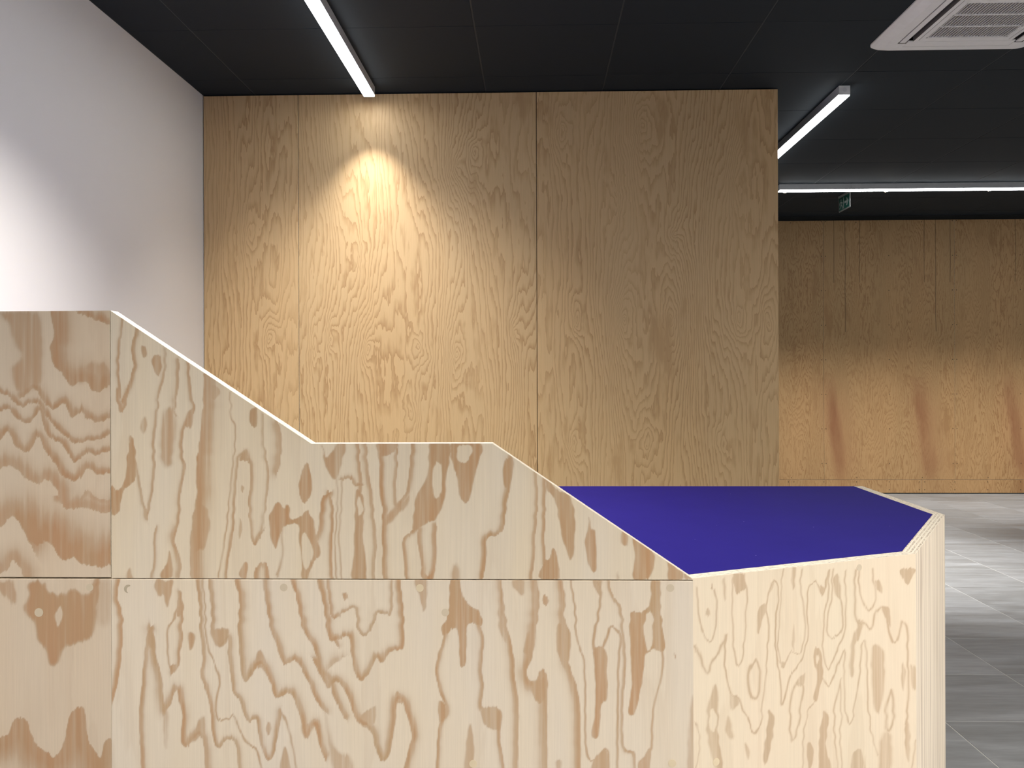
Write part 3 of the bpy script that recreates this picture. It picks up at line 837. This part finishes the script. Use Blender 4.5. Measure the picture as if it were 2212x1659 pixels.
LOWER = [
    (2, 'L', [(818, 355), (800, 480), (830, 570), (835, 700), (825, 850), (815, 980), (790, 1100), (756, 1240)], 9, .75, 'l'),
    (2, 'L', [(1035, 690), (1000, 750), (985, 900), (975, 1050), (955, 1250), (960, 1450), (968, 1660)], 8, .75, 'r'), (2, 'L', [(1035, 690), (1055, 800), (1065, 900), (1100, 1000), (1110, 1150), (1130, 1250)], 12, .7, 'l'), (2, 'B', [(1035, 690), (1058, 780), (1050, 830), (1020, 820), (995, 770)], .7, 5),
    (2, 'B', [(1065, 365), (1180, 360), (1170, 450), (1140, 540), (1120, 460), (1080, 460)], .6, 7), (2, 'B', [(1115, 1230), (1150, 1250), (1145, 1480), (1125, 1490)], .4, 8),
    (2, 'L', [(1235, 445), (1250, 560), (1240, 680), (1245, 740), (1225, 850), (1220, 930), (1185, 985)], 7, .75, 'l'), (2, 'L', [(1235, 445), (1200, 580), (1145, 710), (1145, 850), (1155, 940), (1185, 985)], 4, .65, 'c'),
    (2, 'B', [(1160, 940), (1225, 930), (1185, 995)], .7, 4), (2, 'B', [(1235, 450), (1255, 570), (1210, 590)], .7, 4), (2, 'B', [(1300, 700), (1330, 740), (1300, 830), (1280, 760)], .75, 7),
    (2, 'L', [(1130, 1250), (1160, 1190), (1210, 1110), (1225, 1180), (1250, 1280), (1240, 1430), (1260, 1490), (1290, 1480), (1340, 1410), (1390, 1450), (1405, 1660)], 11, .75, 'u'), (2, 'B', [(1395, 1290), (1405, 1450), (1370, 1420), (1300, 1460), (1340, 1360)], .6, 10),
    (2, 'L', [(1345, 355), (1365, 520), (1370, 700), (1385, 880), (1375, 1000), (1410, 1120), (1440, 1250), (1455, 1400), (1490, 1500), (1550, 1440), (1610, 1470), (1630, 1660)], 7, .75, 'u'),
    (2, 'L', [(1385, 355), (1400, 520), (1405, 700), (1420, 820), (1470, 940), (1500, 1030), (1475, 1200), (1490, 1310), (1560, 1300), (1600, 1290), (1640, 1380), (1700, 1480), (1750, 1510), (1790, 1660)], 4, .65, 'c'),
    (2, 'L', [(1430, 355), (1445, 550), (1450, 720), (1500, 800), (1555, 750), (1560, 880), (1580, 1000), (1590, 1110), (1640, 1180), (1690, 1320), (1750, 1310), (1770, 1400), (1800, 1540), (1840, 1585), (1880, 1500), (1920, 1260)], 8, .7, 'u'), (2, 'B', [(1445, 690), (1560, 690), (1550, 770), (1500, 805), (1455, 770)], .65, 9),
    (2, 'L', [(1610, 355), (1640, 480), (1630, 680), (1640, 880), (1660, 1010), (1680, 1045), (1720, 1000), (1760, 930), (1810, 960), (1850, 1060), (1890, 1160), (1980, 1120), (2030, 1220), (2060, 1320), (2090, 1430), (2150, 1340), (2190, 1500), (2212, 1560)], 11, .8, 'u'), (2, 'B', [(1770, 830), (1820, 920), (1850, 1060), (1810, 980), (1740, 930)], .6, 7),
    (2, 'L', [(1800, 355), (1820, 520), (1850, 680), (1900, 830), (1940, 930), (2010, 900), (2060, 960), (2110, 1060), (2150, 1160), (2220, 1250)], 10, .75, 'u'),
    (2, 'L', [(1990, 355), (2030, 480), (2070, 680), (2150, 840), (2180, 960), (2240, 1030), (2290, 1170), (2350, 1290)], 10, .75, 'u'), (2, 'L', [(2170, 355), (2212, 520), (2240, 700), (2300, 800)], 8, .65, 'u'),
    (2, 'L', [(1920, 1260), (1960, 1340), (1990, 1450), (2010, 1560), (2030, 1660)], 5, .55, 'c'), (2, 'B', [(1835, 1320), (1855, 1370), (1835, 1420), (1817, 1370)], .55, 5), (2, 'B', [(1945, 1490), (1985, 1660), (1910, 1660)], .6, 6), (2, 'B', [(2110, 1330), (2150, 1300), (2140, 1370), (2080, 1440), (2060, 1340)], .6, 8),
    (4, 'L', [(20, 142), (45, 350), (70, 375), (130, 330), (190, 320), (200, 430), (240, 480), (280, 450), (320, 345), (380, 355), (405, 330), (412, 142)], 6, .65, 'u'), (4, 'B', [(128, 218), (146, 240), (128, 265), (110, 240)], .7, 5),
    (4, 'L', [(-30, 142), (0, 290), (20, 430), (40, 510), (90, 490), (150, 480), (165, 600), (190, 700), (225, 745), (270, 700), (310, 610), (345, 640), (400, 570), (465, 560), (475, 400), (455, 142)], 9, .8, 'u'),
    (4, 'L', [(-60, 640), (0, 740), (25, 795), (65, 745), (110, 780), (150, 850), (200, 990), (280, 1040), (310, 1150), (350, 1225), (390, 1180), (420, 1020), (435, 870), (470, 870), (500, 960), (530, 1070), (510, 1150), (475, 1290)], 11, .8, 'u'), (4, 'B', [(200, 985), (310, 900), (285, 1040)], .5, 8), (4, 'B', [(435, 810), (490, 870), (430, 880)], .6, 5),
    (4, 'B', [(0, 880), (60, 1140), (150, 1200), (170, 1290), (55, 1290)], .45, 14), (4, 'L', [(100, 620), (60, 640), (20, 690)], 14, .4, 'u'),
    (4, 'B', [(760, 142), (810, 142), (830, 240), (880, 310), (930, 340), (945, 420), (900, 410), (855, 430), (845, 640), (825, 665), (810, 640), (800, 460), (770, 430), (720, 480), (705, 430), (745, 330)], .85, 4),
    (4, 'L', [(720, 470), (690, 570), (670, 680), (690, 800), (735, 930), (690, 1020), (670, 1290)], 6, .75, 'r'), (4, 'B', [(690, 860), (738, 930), (700, 1010), (685, 960)], .75, 5),
    (4, 'L', [(930, 400), (950, 500), (940, 650), (950, 780), (940, 900), (990, 920), (1040, 910), (1055, 1000), (1050, 1100), (1080, 1290)], 7, .7, 'l'), (4, 'B', [(945, 920), (1050, 910), (1060, 1000), (1040, 1050), (960, 1010)], .7, 7),
    (4, 'B', [(545, 150), (620, 145), (610, 300), (595, 330), (570, 240)], .55, 6), (4, 'B', [(870, 1000), (900, 1150), (880, 1290), (835, 1290)], .5, 8),
    (4, 'L', [(1060, 142), (1080, 350), (1110, 510), (1130, 620), (1140, 750), (1160, 900), (1155, 1290)], 10, .75, 'l'), (4, 'B', [(1050, 142), (1075, 330), (1105, 500), (1090, 540), (1040, 400)], .5, 9),
    (4, 'L', [(1275, 142), (1285, 260), (1270, 400), (1240, 600), (1210, 680), (1220, 740), (1260, 770), (1300, 690), (1330, 720), (1330, 880), (1330, 1290)], 16, .7, 'l'), (4, 'B', [(1220, 440), (1265, 430), (1240, 600), (1190, 580)], .6, 9), (4, 'B', [(1240, 770), (1300, 730), (1330, 740), (1325, 870), (1260, 860)], .75, 7), (4, 'B', [(1130, 142), (1200, 142), (1190, 230), (1140, 200)], .45, 9), (4, 'B', [(1315, 235), (1345, 270), (1330, 300), (1310, 290)], .75, 3),
    (4, 'L', [(1425, 142), (1440, 280), (1430, 380), (1470, 470), (1450, 620), (1480, 700), (1520, 850), (1530, 1000), (1530, 1290)], 13, .7, 'l'), (4, 'B', [(1410, 400), (1460, 440), (1470, 560), (1440, 680), (1390, 560), (1390, 460)], .7, 7),
    (4, 'L', [(1475, 142), (1500, 330), (1510, 500), (1550, 620), (1560, 800), (1560, 1000), (1570, 1180), (1610, 1225), (1690, 1160), (1700, 1290)], 4, .65, 'c'), (4, 'B', [(1690, 1165), (1700, 1290), (1600, 1290), (1620, 1210)], .6, 7),
    (4, 'L', [(1625, 142), (1655, 220), (1630, 400), (1605, 530), (1640, 580), (1690, 480), (1720, 425), (1770, 480), (1760, 620), (1755, 900), (1750, 1290)], 5, .75, 'c'), (4, 'B', [(1610, 560), (1680, 560), (1690, 680), (1690, 850), (1655, 900), (1640, 1080), (1600, 1080), (1620, 930), (1620, 700)], .75, 5), (4, 'B', [(1608, 142), (1662, 142), (1648, 240)], .6, 5),
    (4, 'L', [(1705, 142), (1720, 230), (1775, 320), (1790, 500), (1800, 680), (1785, 850), (1790, 1140), (1850, 1170), (1860, 1290)], 5, .7, 'l'),
    (4, 'B', [(1960, 142), (2010, 142), (2010, 320), (2025, 450), (2030, 570), (1960, 560), (1915, 600), (1910, 700), (1880, 850), (1850, 950), (1820, 930), (1840, 750), (1830, 600), (1830, 360), (1890, 340), (1950, 280)], .8, 4), (4, 'H', [(1930, 345), (1965, 350), (1960, 520), (1930, 560), (1910, 480), (1915, 390)]),
    (4, 'L', [(2020, 560), (2020, 700), (1980, 850), (1960, 1000), (1955, 1150), (1890, 1230), (1880, 1290)], 5, .65, 'c'), (4, 'B', [(1950, 1150), (1940, 1290), (1890, 1290), (1900, 1210)], .6, 5), (4, 'B', [(2095, 570), (2099, 590), (2095, 610), (2091, 590)], .8, 1),
    (4, 'B', [(2190, 880), (2212, 880), (2212, 1290), (2170, 1290)], .4, 8), (4, 'B', [(1385, 1230), (1420, 1230), (1410, 1290), (1390, 1290)], .4, 6),
]
RIGHT = [
    (6, 'L', [(60, 150), (70, 330), (95, 500), (150, 595), (185, 580), (220, 420), (225, 270), (205, 160)], 3.5, .55, 'c'), (6, 'B', [(152, 330), (172, 370), (152, 412), (132, 370)], .55, 4), (6, 'B', [(195, 110), (190, 155), (178, 160)], .7, 2),
    (6, 'L', [(45, 640), (85, 730), (135, 860), (190, 760), (240, 700), (290, 590), (300, 540)], 6, .55, 'c'), (6, 'B', [(45, 620), (75, 660), (60, 700), (40, 680)], .4, 4),
    (6, 'L', [(300, 560), (290, 800), (320, 970), (350, 1040), (410, 1080), (450, 1180), (500, 1300), (540, 1370), (590, 1280), (610, 1100), (630, 900), (645, 700), (655, 550), (650, 400), (635, 320), (660, 200), (700, 100), (735, 110), (740, 250), (720, 400), (710, 550), (730, 750), (755, 950), (770, 1130), (810, 1000), (840, 880), (900, 800), (950, 700), (985, 560), (980, 400), (985, 200), (1010, 120), (1060, 110), (1105, 210), (1140, 120), (1160, 0)], 3.5, .6, 'c'),
    (6, 'B', [(590, 290), (635, 290), (640, 350), (600, 430), (570, 550), (555, 500), (565, 380)], .6, 4), (6, 'B', [(680, 110), (720, 95), (660, 230), (640, 280)], .4, 4), (6, 'B', [(330, 970), (360, 1040), (420, 1080), (410, 1140), (345, 1160)], .4, 7),
    (6, 'L', [(370, 40), (355, 250), (355, 450), (365, 650), (395, 795), (435, 760), (455, 600), (465, 400), (480, 200), (455, 40)], 3.5, .5, 'c'), (6, 'B', [(370, 40), (450, 40), (475, 150), (390, 190)], .6, 5), (6, 'B', [(280, 80), (305, 80), (300, 240), (285, 230)], .4, 5),
    (6, 'L', [(780, 0), (765, 200), (750, 400), (735, 600), (755, 750), (785, 805), (830, 700), (880, 680), (920, 690), (950, 600), (960, 450), (950, 300), (930, 180), (935, 0)], 3.5, .5, 'c'), (6, 'B', [(850, -20), (882, -20), (885, 120), (860, 160)], .5, 5), (6, 'B', [(860, 450), (877, 560), (870, 670), (850, 600)], .45, 5), (6, 'B', [(740, 750), (800, 770), (785, 815), (760, 790)], .4, 4),
    (6, 'L', [(1195, 0), (1190, 200), (1150, 400), (1140, 520), (1170, 565), (1230, 550), (1270, 480), (1275, 330), (1250, 230)], 3.5, .5, 'c'), (6, 'B', [(1205, 60), (1255, 60), (1262, 240), (1220, 230)], .45, 6),
    (6, 'L', [(1165, 0), (1160, 200), (1125, 350), (1110, 560), (1120, 740), (1160, 830), (1220, 700), (1290, 500), (1305, 250), (1300, 0)], 3.5, .5, 'c'), (6, 'B', [(1090, 150), (1125, 150), (1105, 225)], .5, 4),
    (6, 'L', [(1110, 920), (1160, 970), (1210, 870), (1290, 670), (1285, 900), (1300, 1180), (1325, 1290), (1360, 1230), (1390, 1050), (1420, 850), (1435, 650), (1455, 590), (1475, 680), (1480, 950), (1500, 1250), (1530, 1420), (1570, 1560)], 3.5, .5, 'c'),
    (6, 'B', [(1050, 660), (1095, 690), (1110, 880), (1080, 1000), (1060, 1100), (1030, 1060), (1060, 900), (1030, 740)], .65, 5), (6, 'H', [(1065, 710), (1078, 750), (1062, 790), (1052, 750)]),
    (6, 'L', [(550, 760), (580, 820), (575, 1020), (540, 1085), (495, 1030), (485, 850), (550, 760)], 6, .55, 'c'), (6, 'L', [(890, 940), (945, 980), (925, 1150), (900, 1330), (860, 1430), (835, 1300), (850, 1050), (890, 940)], 5, .55, 'c'), (6, 'B', [(950, 850), (960, 900), (940, 980), (880, 950)], .45, 6),
    (6, 'L', [(1415, 0), (1430, 220), (1500, 345), (1555, 230), (1540, 100), (1525, 0)], 4, .5, 'c'), (6, 'B', [(1555, 105), (1600, 110), (1607, 205), (1560, 170)], .55, 5),
    (6, 'L', [(1385, 0), (1380, 300), (1395, 430), (1450, 450), (1510, 490), (1560, 350), (1640, 330), (1650, 480), (1690, 605), (1730, 590), (1770, 440), (1815, 520), (1820, 750), (1825, 1100), (1800, 1300)], 5, .55, 'c'), (6, 'B', [(1600, 320), (1670, 320), (1670, 480), (1640, 420)], .45, 6), (6, 'B', [(1395, 420), (1450, 430), (1430, 500), (1400, 560)], .4, 6),
    (6, 'B', [(1755, 0), (1880, 0), (1872, 50), (1840, 130), (1790, 90)], .65, 4), (6, 'B', [(1520, 670), (1610, 660), (1625, 850), (1610, 1100), (1570, 1200), (1525, 1050)], .5, 8), (6, 'B', [(1350, 590), (1400, 470), (1430, 480), (1410, 580), (1380, 640), (1365, 880), (1330, 860)], .45, 6),
    (6, 'L', [(1680, 1010), (1705, 1130), (1690, 1290), (1665, 1360), (1635, 1290), (1645, 1140), (1680, 1010)], 6, .5, 'c'), (6, 'B', [(1780, 780), (1800, 870), (1780, 1020), (1760, 900)], .45, 5), (6, 'B', [(1840, 800), (1895, 830), (1890, 1000), (1850, 970)], .45, 8),
    (6, 'B', [(205, 970), (240, 1100), (235, 1350), (275, 1659), (215, 1659), (170, 1530), (140, 1330), (150, 1150)], .6, 8), (6, 'H', [(190, 1160), (220, 1250), (205, 1380), (155, 1280)]), (6, 'B', [(660, 1170), (700, 1250), (690, 1420), (640, 1600), (610, 1580), (640, 1350)], .6, 6),
    (6, 'B', [(1130, 1180), (1155, 1290), (1140, 1500), (1190, 1680), (1080, 1680), (1090, 1300)], .55, 6), (6, 'B', [(1010, 1430), (1035, 1530), (1000, 1680), (975, 1500)], .5, 6), (6, 'B', [(470, 1450), (500, 1530), (485, 1590), (460, 1500)], .5, 5),
    (6, 'B', [(1360, 1540), (1430, 1510), (1450, 1680), (1350, 1680)], .5, 6), (6, 'B', [(1600, 1380), (1680, 1400), (1680, 1680), (1580, 1680)], .4, 14), (6, 'B', [(1800, 1260), (1840, 1350), (1830, 1600), (1800, 1500)], .5, 6), (6, 'B', [(305, 1210), (350, 1300), (360, 1420), (300, 1370)], .45, 10),
    (6, 'L', [(1260, 910), (1205, 1200), (1215, 1450), (1240, 1680)], 4, .45, 'c'), (6, 'L', [(1255, 920), (1265, 1200), (1255, 1400), (1275, 1680)], 3.5, .45, 'c'), (6, 'L', [(1060, 1080), (985, 1200), (950, 1400), (945, 1680)], 3.5, .45, 'c'), (6, 'L', [(40, 1270), (75, 1350), (80, 1500), (50, 1660)], 3.5, .45, 'c'), (6, 'L', [(1890, 1430), (1870, 1550), (1850, 1680)], 4, .4, 'c'),
]


def catmull(P, closed=False, n=5):
    P = np.asarray(P, float)
    if len(P) < 3:
        return P
    Q = np.vstack([P[-2] if closed else 2 * P[0] - P[1], P, P[1] if closed else 2 * P[-1] - P[-2]])
    tt = np.linspace(0, 1, n, endpoint=False)[:, None]
    out = []
    for i in range(1, len(Q) - 2):
        a, b, c, d = Q[i - 1], Q[i], Q[i + 1], Q[i + 2]
        out.append(b + 0.5 * tt * (c - a + tt * (2 * a - 5 * b + 4 * c - d + tt * (3 * (b - c) + d - a))))
    out.append(P[-1:])
    return np.vstack(out)


def seg_dist(X, P):
    """distance and side of points X to the polyline P"""
    best = np.full(len(X), 1e9)
    side = np.zeros(len(X))
    for a, b in zip(P[:-1], P[1:]):
        d = b - a
        L2 = d @ d
        if L2 < 1e-9:
            continue
        r = X - a
        u = np.clip((r @ d) / L2, 0, 1)
        q = r - u[:, None] * d
        dist = np.hypot(q[:, 0], q[:, 1])
        cr = d[0] * r[:, 1] - d[1] * r[:, 0]
        m = dist < best
        best[m] = dist[m]
        side[m] = np.sign(cr[m])
    return best, side


def inside(X, P):
    res = np.zeros(len(X), bool)
    n = len(P)
    for i in range(n):
        (x0, y0), (x1, y1) = P[i], P[(i + 1) % n]
        if y0 == y1:
            continue
        c = ((y0 > X[:, 1]) != (y1 > X[:, 1])) & (X[:, 0] < (x1 - x0) * (X[:, 1] - y0) / (y1 - y0) + x0)
        res ^= c
    return res


def smooth_noise(n, step, rng):
    k = rng.standard_normal(int(n / step) + 4)
    x = np.arange(n) / step
    i = x.astype(int)
    f = x - i
    f = f * f * (3 - 2 * f)
    return k[i] * (1 - f) + k[i + 1] * f


def grain_field(px, feats, seed):
    """latewood strength at photo pixels px for one panel"""
    rng = np.random.default_rng(seed)
    W, Hh = 2400, 60
    # fibre jag: columns of wood shift a little up and down against each other
    tab = np.stack([smooth_noise(W, 2.2, rng) * 1.6 + smooth_noise(W, 9.0, rng) * 2.2 for _ in range(Hh)])
    xi = np.clip(px[:, 0].astype(int) + 20, 0, W - 1)
    yf = np.clip(px[:, 1] / 38.0, 0, Hh - 2)
    yi = yf.astype(int)
    fr = yf - yi
    dy = tab[yi, xi] * (1 - fr) + tab[yi + 1, xi] * fr
    wob = np.stack([smooth_noise(W, 14.0, rng) for _ in range(2)])
    dx = 0.9 * wob[0][np.clip((px[:, 1] * 1.0).astype(int) + 20, 0, W - 1)]
    X = px + np.stack([dx, dy], 1)
    G = np.zeros(len(X))
    holes = []
    for ft in feats:
        ox, oy, sc = FR[ft[0]]
        P = np.array([(ox + a / sc, oy + b / sc) for a, b in ft[2]])
        if ft[1] == 'H':
            P = catmull(np.vstack([P, P[:1]]), True)
            lo, hi = P.min(0) - 8, P.max(0) + 8
            m = np.where(((X > lo) & (X < hi)).all(1))[0]
            if len(m):
                d, _ = seg_dist(X[m], P)
                sd = np.where(inside(X[m], P), d, -d)
                G[m] *= 1 - 0.92 * np.clip(sd / 3.0 + 0.5, 0, 1)
            continue
        if ft[1] == 'B':
            st, soft = ft[3], ft[4]
            P = catmull(np.vstack([P, P[:1]]), True)
            lo, hi = P.min(0) - soft - 6, P.max(0) + soft + 6
            m = np.where(((X > lo) & (X < hi)).all(1))[0]
            if len(m) == 0:
                continue
            d, _ = seg_dist(X[m], P)
            sd = np.where(inside(X[m], P), d, -d)
            v = np.clip(sd / max(soft * 0.8, 1.2) + 0.5, 0, 1)
            v = v * v * (3 - 2 * v) * st
        else:
            width, st, sd_ = ft[3], ft[4], ft[5]
            if sd_ in 'lr' and P[-1][1] < P[0][1]:
                P = P[::-1]
            if sd_ in 'ud' and P[-1][0] < P[0][0]:
                P = P[::-1]
            P = catmull(P)
            pad = width * 2.4 + 6
            lo, hi = P.min(0) - pad, P.max(0) + pad
            m = np.where(((X > lo) & (X < hi)).all(1))[0]
            if len(m) == 0:
                continue
            d, s = seg_dist(X[m], P)
            if sd_ == 'c':
                v = st * np.exp(-(d / (width * 0.55)) ** 2)
            else:
                soft_side = s < 0 if sd_ in 'ru' else s > 0
                v = np.where(soft_side, st * np.exp(-(np.maximum(d - 0.35 * width, 0) / (width * 0.75)) ** 1.4), st * np.exp(-(d / 1.5) ** 2))
        G[m] = np.maximum(G[m], v)
    return np.clip(G, 0, 1)


def counter_panel(name, root, origin, ang, L, z0, top, m0, m1, feats, mats, step=0.0024, fine_from=None, chamfer=0.0, seed=1):
    """upright plywood sheet: local x along its face, y into the sheet, z up.  top: [(x, z), ...] outline of its upper edge;
    m0/m1: mitre shortening of its back at the two ends"""
    tx = np.array([p[0] for p in top])
    tz = np.array([p[1] for p in top])
    xs = np.unique(np.round(np.concatenate([np.arange(0, L, step), tx, [L]]), 5))
    keep = np.concatenate([[True], np.diff(xs) > 1e-4])
    xs = xs[keep]
    xs[-1] = L
    H = tz.max() - z0
    if fine_from is None:
        r = np.linspace(0, 1, int(H / step) + 1)
    else:
        f0 = (fine_from - z0) / H
        r = np.concatenate([[0.0], np.linspace(f0, 1, int((1 - f0) * H / step) + 1)])
    if chamfer:
        r = np.concatenate([r[r < 1 - chamfer / H - 1e-4], [1 - chamfer / H, 1.0]])
    zt = np.interp(xs, tx, tz)
    nx, nr = len(xs), len(r)
    Z = z0 + (zt[None, :] - z0) * r[:, None]
    Xg = np.broadcast_to(xs, (nr, nx))
    Y = np.zeros((nr, nx))
    if chamfer:
        Y[-1, :] = chamfer
    V = np.stack([Xg, Y, Z], -1).reshape(-1, 3)
    idx = np.arange(nr * nx).reshape(nr, nx)
    quads = np.stack([idx[:-1, :-1], idx[:-1, 1:], idx[1:, 1:], idx[1:, :-1]], -1).reshape(-1, 4)
    faces = [tuple(int(i) for i in q) for q in quads]
    nf = len(faces)
    # back and edges
    xb = tx.copy()
    xb[0] += m0
    xb[-1] -= m1
    base = len(V)
    back_top = [(x, TH, z) for x, z in zip(xb, tz)]
    extra = back_top + [(m0, TH, z0), (L - m1, TH, z0)]
    V = np.vstack([V, extra])
    nb = len(back_top)
    faces.append(tuple([base + nb, *range(base, base + nb), base + nb + 1]))
    for k in range(nb - 1):
        i0 = int(np.argmin(abs(xs - tx[k])))
        i1 = int(np.argmin(abs(xs - tx[k + 1])))
        faces.append(tuple([int(idx[-1, i]) for i in range(i0, i1 + 1)] + [base + k + 1, base + k]))
    faces.append(tuple([int(idx[0, i]) for i in range(nx - 1, -1, -1)] + [base + nb, base + nb + 1]))
    faces.append(tuple([int(idx[j, 0]) for j in range(nr)] + [base, base + nb]))
    if zt[-1] - z0 > 1e-3:
        faces.append(tuple([int(idx[j, -1]) for j in range(nr - 1, -1, -1)] + [base + nb + 1, base + nb - 1]))
    me = bpy.data.meshes.new(name)
    me.from_pydata(V.tolist(), [], faces)
    mi = np.zeros(len(faces), np.int32)
    mi[nf + 1:] = 1
    me.polygons.foreach_set('material_index', mi)
    att = me.attributes.new('grain', 'FLOAT', 'POINT')
    vals = np.zeros(len(V))
    if feats:
        c, s = math.cos(ang), math.sin(ang)
        Wd = np.stack([origin[0] + c * V[:base, 0], origin[1] + s * V[:base, 0], V[:base, 2]], 1)
        vals[:base] = grain_field(project(Wd), feats, seed)
    att.data.foreach_set('value', vals.astype(np.float32))
    me.update()
    o = link(name, me, root, mats)
    o.location = (origin[0] - root.location.x, origin[1] - root.location.y, 0)
    o.rotation_euler.z = ang
    return o


counter = tag(empty('reception_counter', (-0.1, 2.4, 0)), 'pale plywood reception counter with a stepped screen and a blue desktop', 'counter')
PA, PB, PC, PD = (0.316, 1.700), (0.863, 1.936), (1.180, 2.461), (1.181, 3.075)
XS = -0.867                                          # vertical joint in the front
ZD = 0.756                                           # desk height
ang_ab = math.atan2(PB[1] - PA[1], PB[0] - PA[0])
ang_bc = math.atan2(PC[1] - PB[1], PC[0] - PB[0])
ang_cd = math.atan2(PD[1] - PC[1], PD[0] - PC[0])
mit = lambda a: TH * math.tan(a / 2)
prof = [on_plane(*p, (0, YC, 0), Vector((0, 1, 0))) for p in ((238, 671), (672, 958.5), (1063, 956.5), (1497, 1250))]
Lf = PA[0] - XS
pu = [(0.0, prof[0].z), (prof[1].x - XS, prof[1].z), (prof[2].x - XS, prof[1].z), (Lf, 0.7545)]
m2 = [M['ply_counter'], M['edge']]
p_up = counter_panel('screen_panel', counter, (XS + 0.0006, YC), 0.0, Lf - 0.0006, 0.7530, [(x, z) if i < 3 else (Lf - 0.0006, z) for i, (x, z) in enumerate(pu)], 0, 0, UPPER, m2, seed=3)
Ll = XS - 0.0009 - (XL + 0.003)
p_ul = counter_panel('screen_panel', counter, (XL + 0.003, YC), 0.0, Ll, 0.7545, [(0, prof[0].z), (Ll, prof[0].z)], 0, 0, UPPER_LEFT, [M['ply_counter_tan'], M['edge']], seed=4)
p_lo = counter_panel('front_panel', counter, (XS + 0.0003, YC), 0.0, Lf - 0.0003, 0.002, [(0, 0.7508), (Lf - 0.0003, 0.7508)], 0, mit(ang_ab), LOWER, [M['ply_counter_light'], M['edge']], fine_from=0.27, chamfer=0.0016, seed=5)
p_ll = counter_panel('front_panel', counter, (XL + 0.003, YC), 0.0, Ll + 0.0006, 0.002, [(0, 0.7508), (Ll + 0.0006, 0.7508)], 0, 0, LOWER_LEFT, [M['ply_counter_tan'], M['edge']], fine_from=0.27, chamfer=0.0016, seed=6)
Lab, Lbc, Lcd = math.dist(PA, PB), math.dist(PB, PC), math.dist(PC, PD)
p_ab = counter_panel('front_panel', counter, PA, ang_ab, Lab, 0.002, [(0, ZD), (Lab, ZD)], mit(ang_ab), mit(ang_bc - ang_ab), RIGHT, [M['ply_counter_pale'], M['edge']], fine_from=0.22, seed=8)
p_bc = counter_panel('side_panel', counter, PB, ang_bc, Lbc, 0.002, [(0, ZD), (Lbc, ZD)], mit(ang_bc - ang_ab), mit(ang_cd - ang_bc), None, [M['ply_straight'], M['edge']], step=0.3)
p_cd = counter_panel('side_panel', counter, PC, ang_cd, Lcd, 0.002, [(0, ZD), (Lcd, ZD)], mit(ang_cd - ang_bc), 0, None, [M['ply_straight'], M['edge']], step=0.3)


def inner(p, a):
    return (p[0] - TH * math.sin(a), p[1] + TH * math.cos(a))


def corner(p, a0, a1):
    """point inside a corner, one board thickness from both boards"""
    h = (a0 + a1) / 2
    k = TH / math.cos((a1 - a0) / 2)
    return (p[0] - k * math.sin(h), p[1] + k * math.cos(h))


e = 0.0006
ci = [corner(PA, 0, ang_ab), corner(PB, ang_ab, ang_bc), corner(PC, ang_bc, ang_cd), inner(PD, ang_cd)]
poly = [(XL + 0.004, YC + TH + e), (ci[0][0], ci[0][1] + e), (ci[1][0] - e, ci[1][1] + e), (ci[2][0] - e, ci[2][1] + e), (ci[3][0] - e, ci[3][1]), (XL + 0.004, ci[3][1])]
bm = bmesh.new()
add_prism(bm, [(x - counter.location.x, y - counter.location.y) for x, y in poly], ZD - 0.004, ZD - 0.0004)
top = from_bm('desktop', bm, M['blue'], counter)
top['label'] = 'matt blue desktop inlay'
bm = bmesh.new()
add_prism(bm, [(x - counter.location.x, y - counter.location.y) for x, y in poly], ZD - 0.030, ZD - 0.0042)
from_bm('desktop_board', bm, M['edge'], counter)


# round wooden plugs over the screws
def plug(panel, origin, ang, px, py, r, mat, crescent=False):
    n = Vector((-math.sin(ang), math.cos(ang), 0))
    P = on_plane(px, py, (origin[0], origin[1], 0), n)
    lx = (P.x - origin[0]) * math.cos(ang) + (P.y - origin[1]) * math.sin(ang)
    bm = bmesh.new()
    N = 20
    if crescent:
        pts = [(r * math.cos(a), r * math.sin(a)) for a in np.linspace(math.radians(60), math.radians(265), N)]
        pts += [(0.45 * r + 0.85 * r * math.cos(a), -0.25 * r + 0.85 * r * math.sin(a)) for a in np.linspace(math.radians(232), math.radians(95), N)]
    else:
        pts = [(r * math.cos(2 * math.pi * k / N), r * math.sin(2 * math.pi * k / N)) for k in range(N)]
    f = [bm.verts.new((lx + u, -0.0004, P.z + v)) for u, v in pts]
    b = [bm.verts.new((lx + u, 0.004, P.z + v)) for u, v in pts]
    bm.faces.new(f)
    for i in range(len(f)):
        bm.faces.new([f[i], b[i], b[(i + 1) % len(f)], f[(i + 1) % len(f)]])
    return from_bm('wood_plug', bm, mat, panel)


o_lo, o_ll = (XS + 0.0003, YC), (XL + 0.003, YC)
for px, py, r, m in ((613, 1269, .0078, 'plug'), (962, 1323, .0078, 'plug'), (1448, 1270, .0078, 'plug'), (1022, 1650, .0078, 'plug_pale'), (1452, 1649, .008, 'plug_pale'), (907, 1270, .0078, 'plug_pale')):
    plug(p_lo, o_lo, 0.0, px, py, r, M[m])
plug(p_lo, o_lo, 0.0, 277, 1272, .0085, M['plug_dark'], True)
for px, py, r, m in ((194, 1269, .0075, 'plug'), (84, 1323, .009, 'plug')):
    plug(p_ll, o_ll, 0.0, px, py, r, M[m])
for px, py, r, m in ((1547, 1646, .008, 'plug_pale'), (1856, 1226, .0072, 'plug')):
    plug(p_ab, PA, ang_ab, px, py, r, M[m])
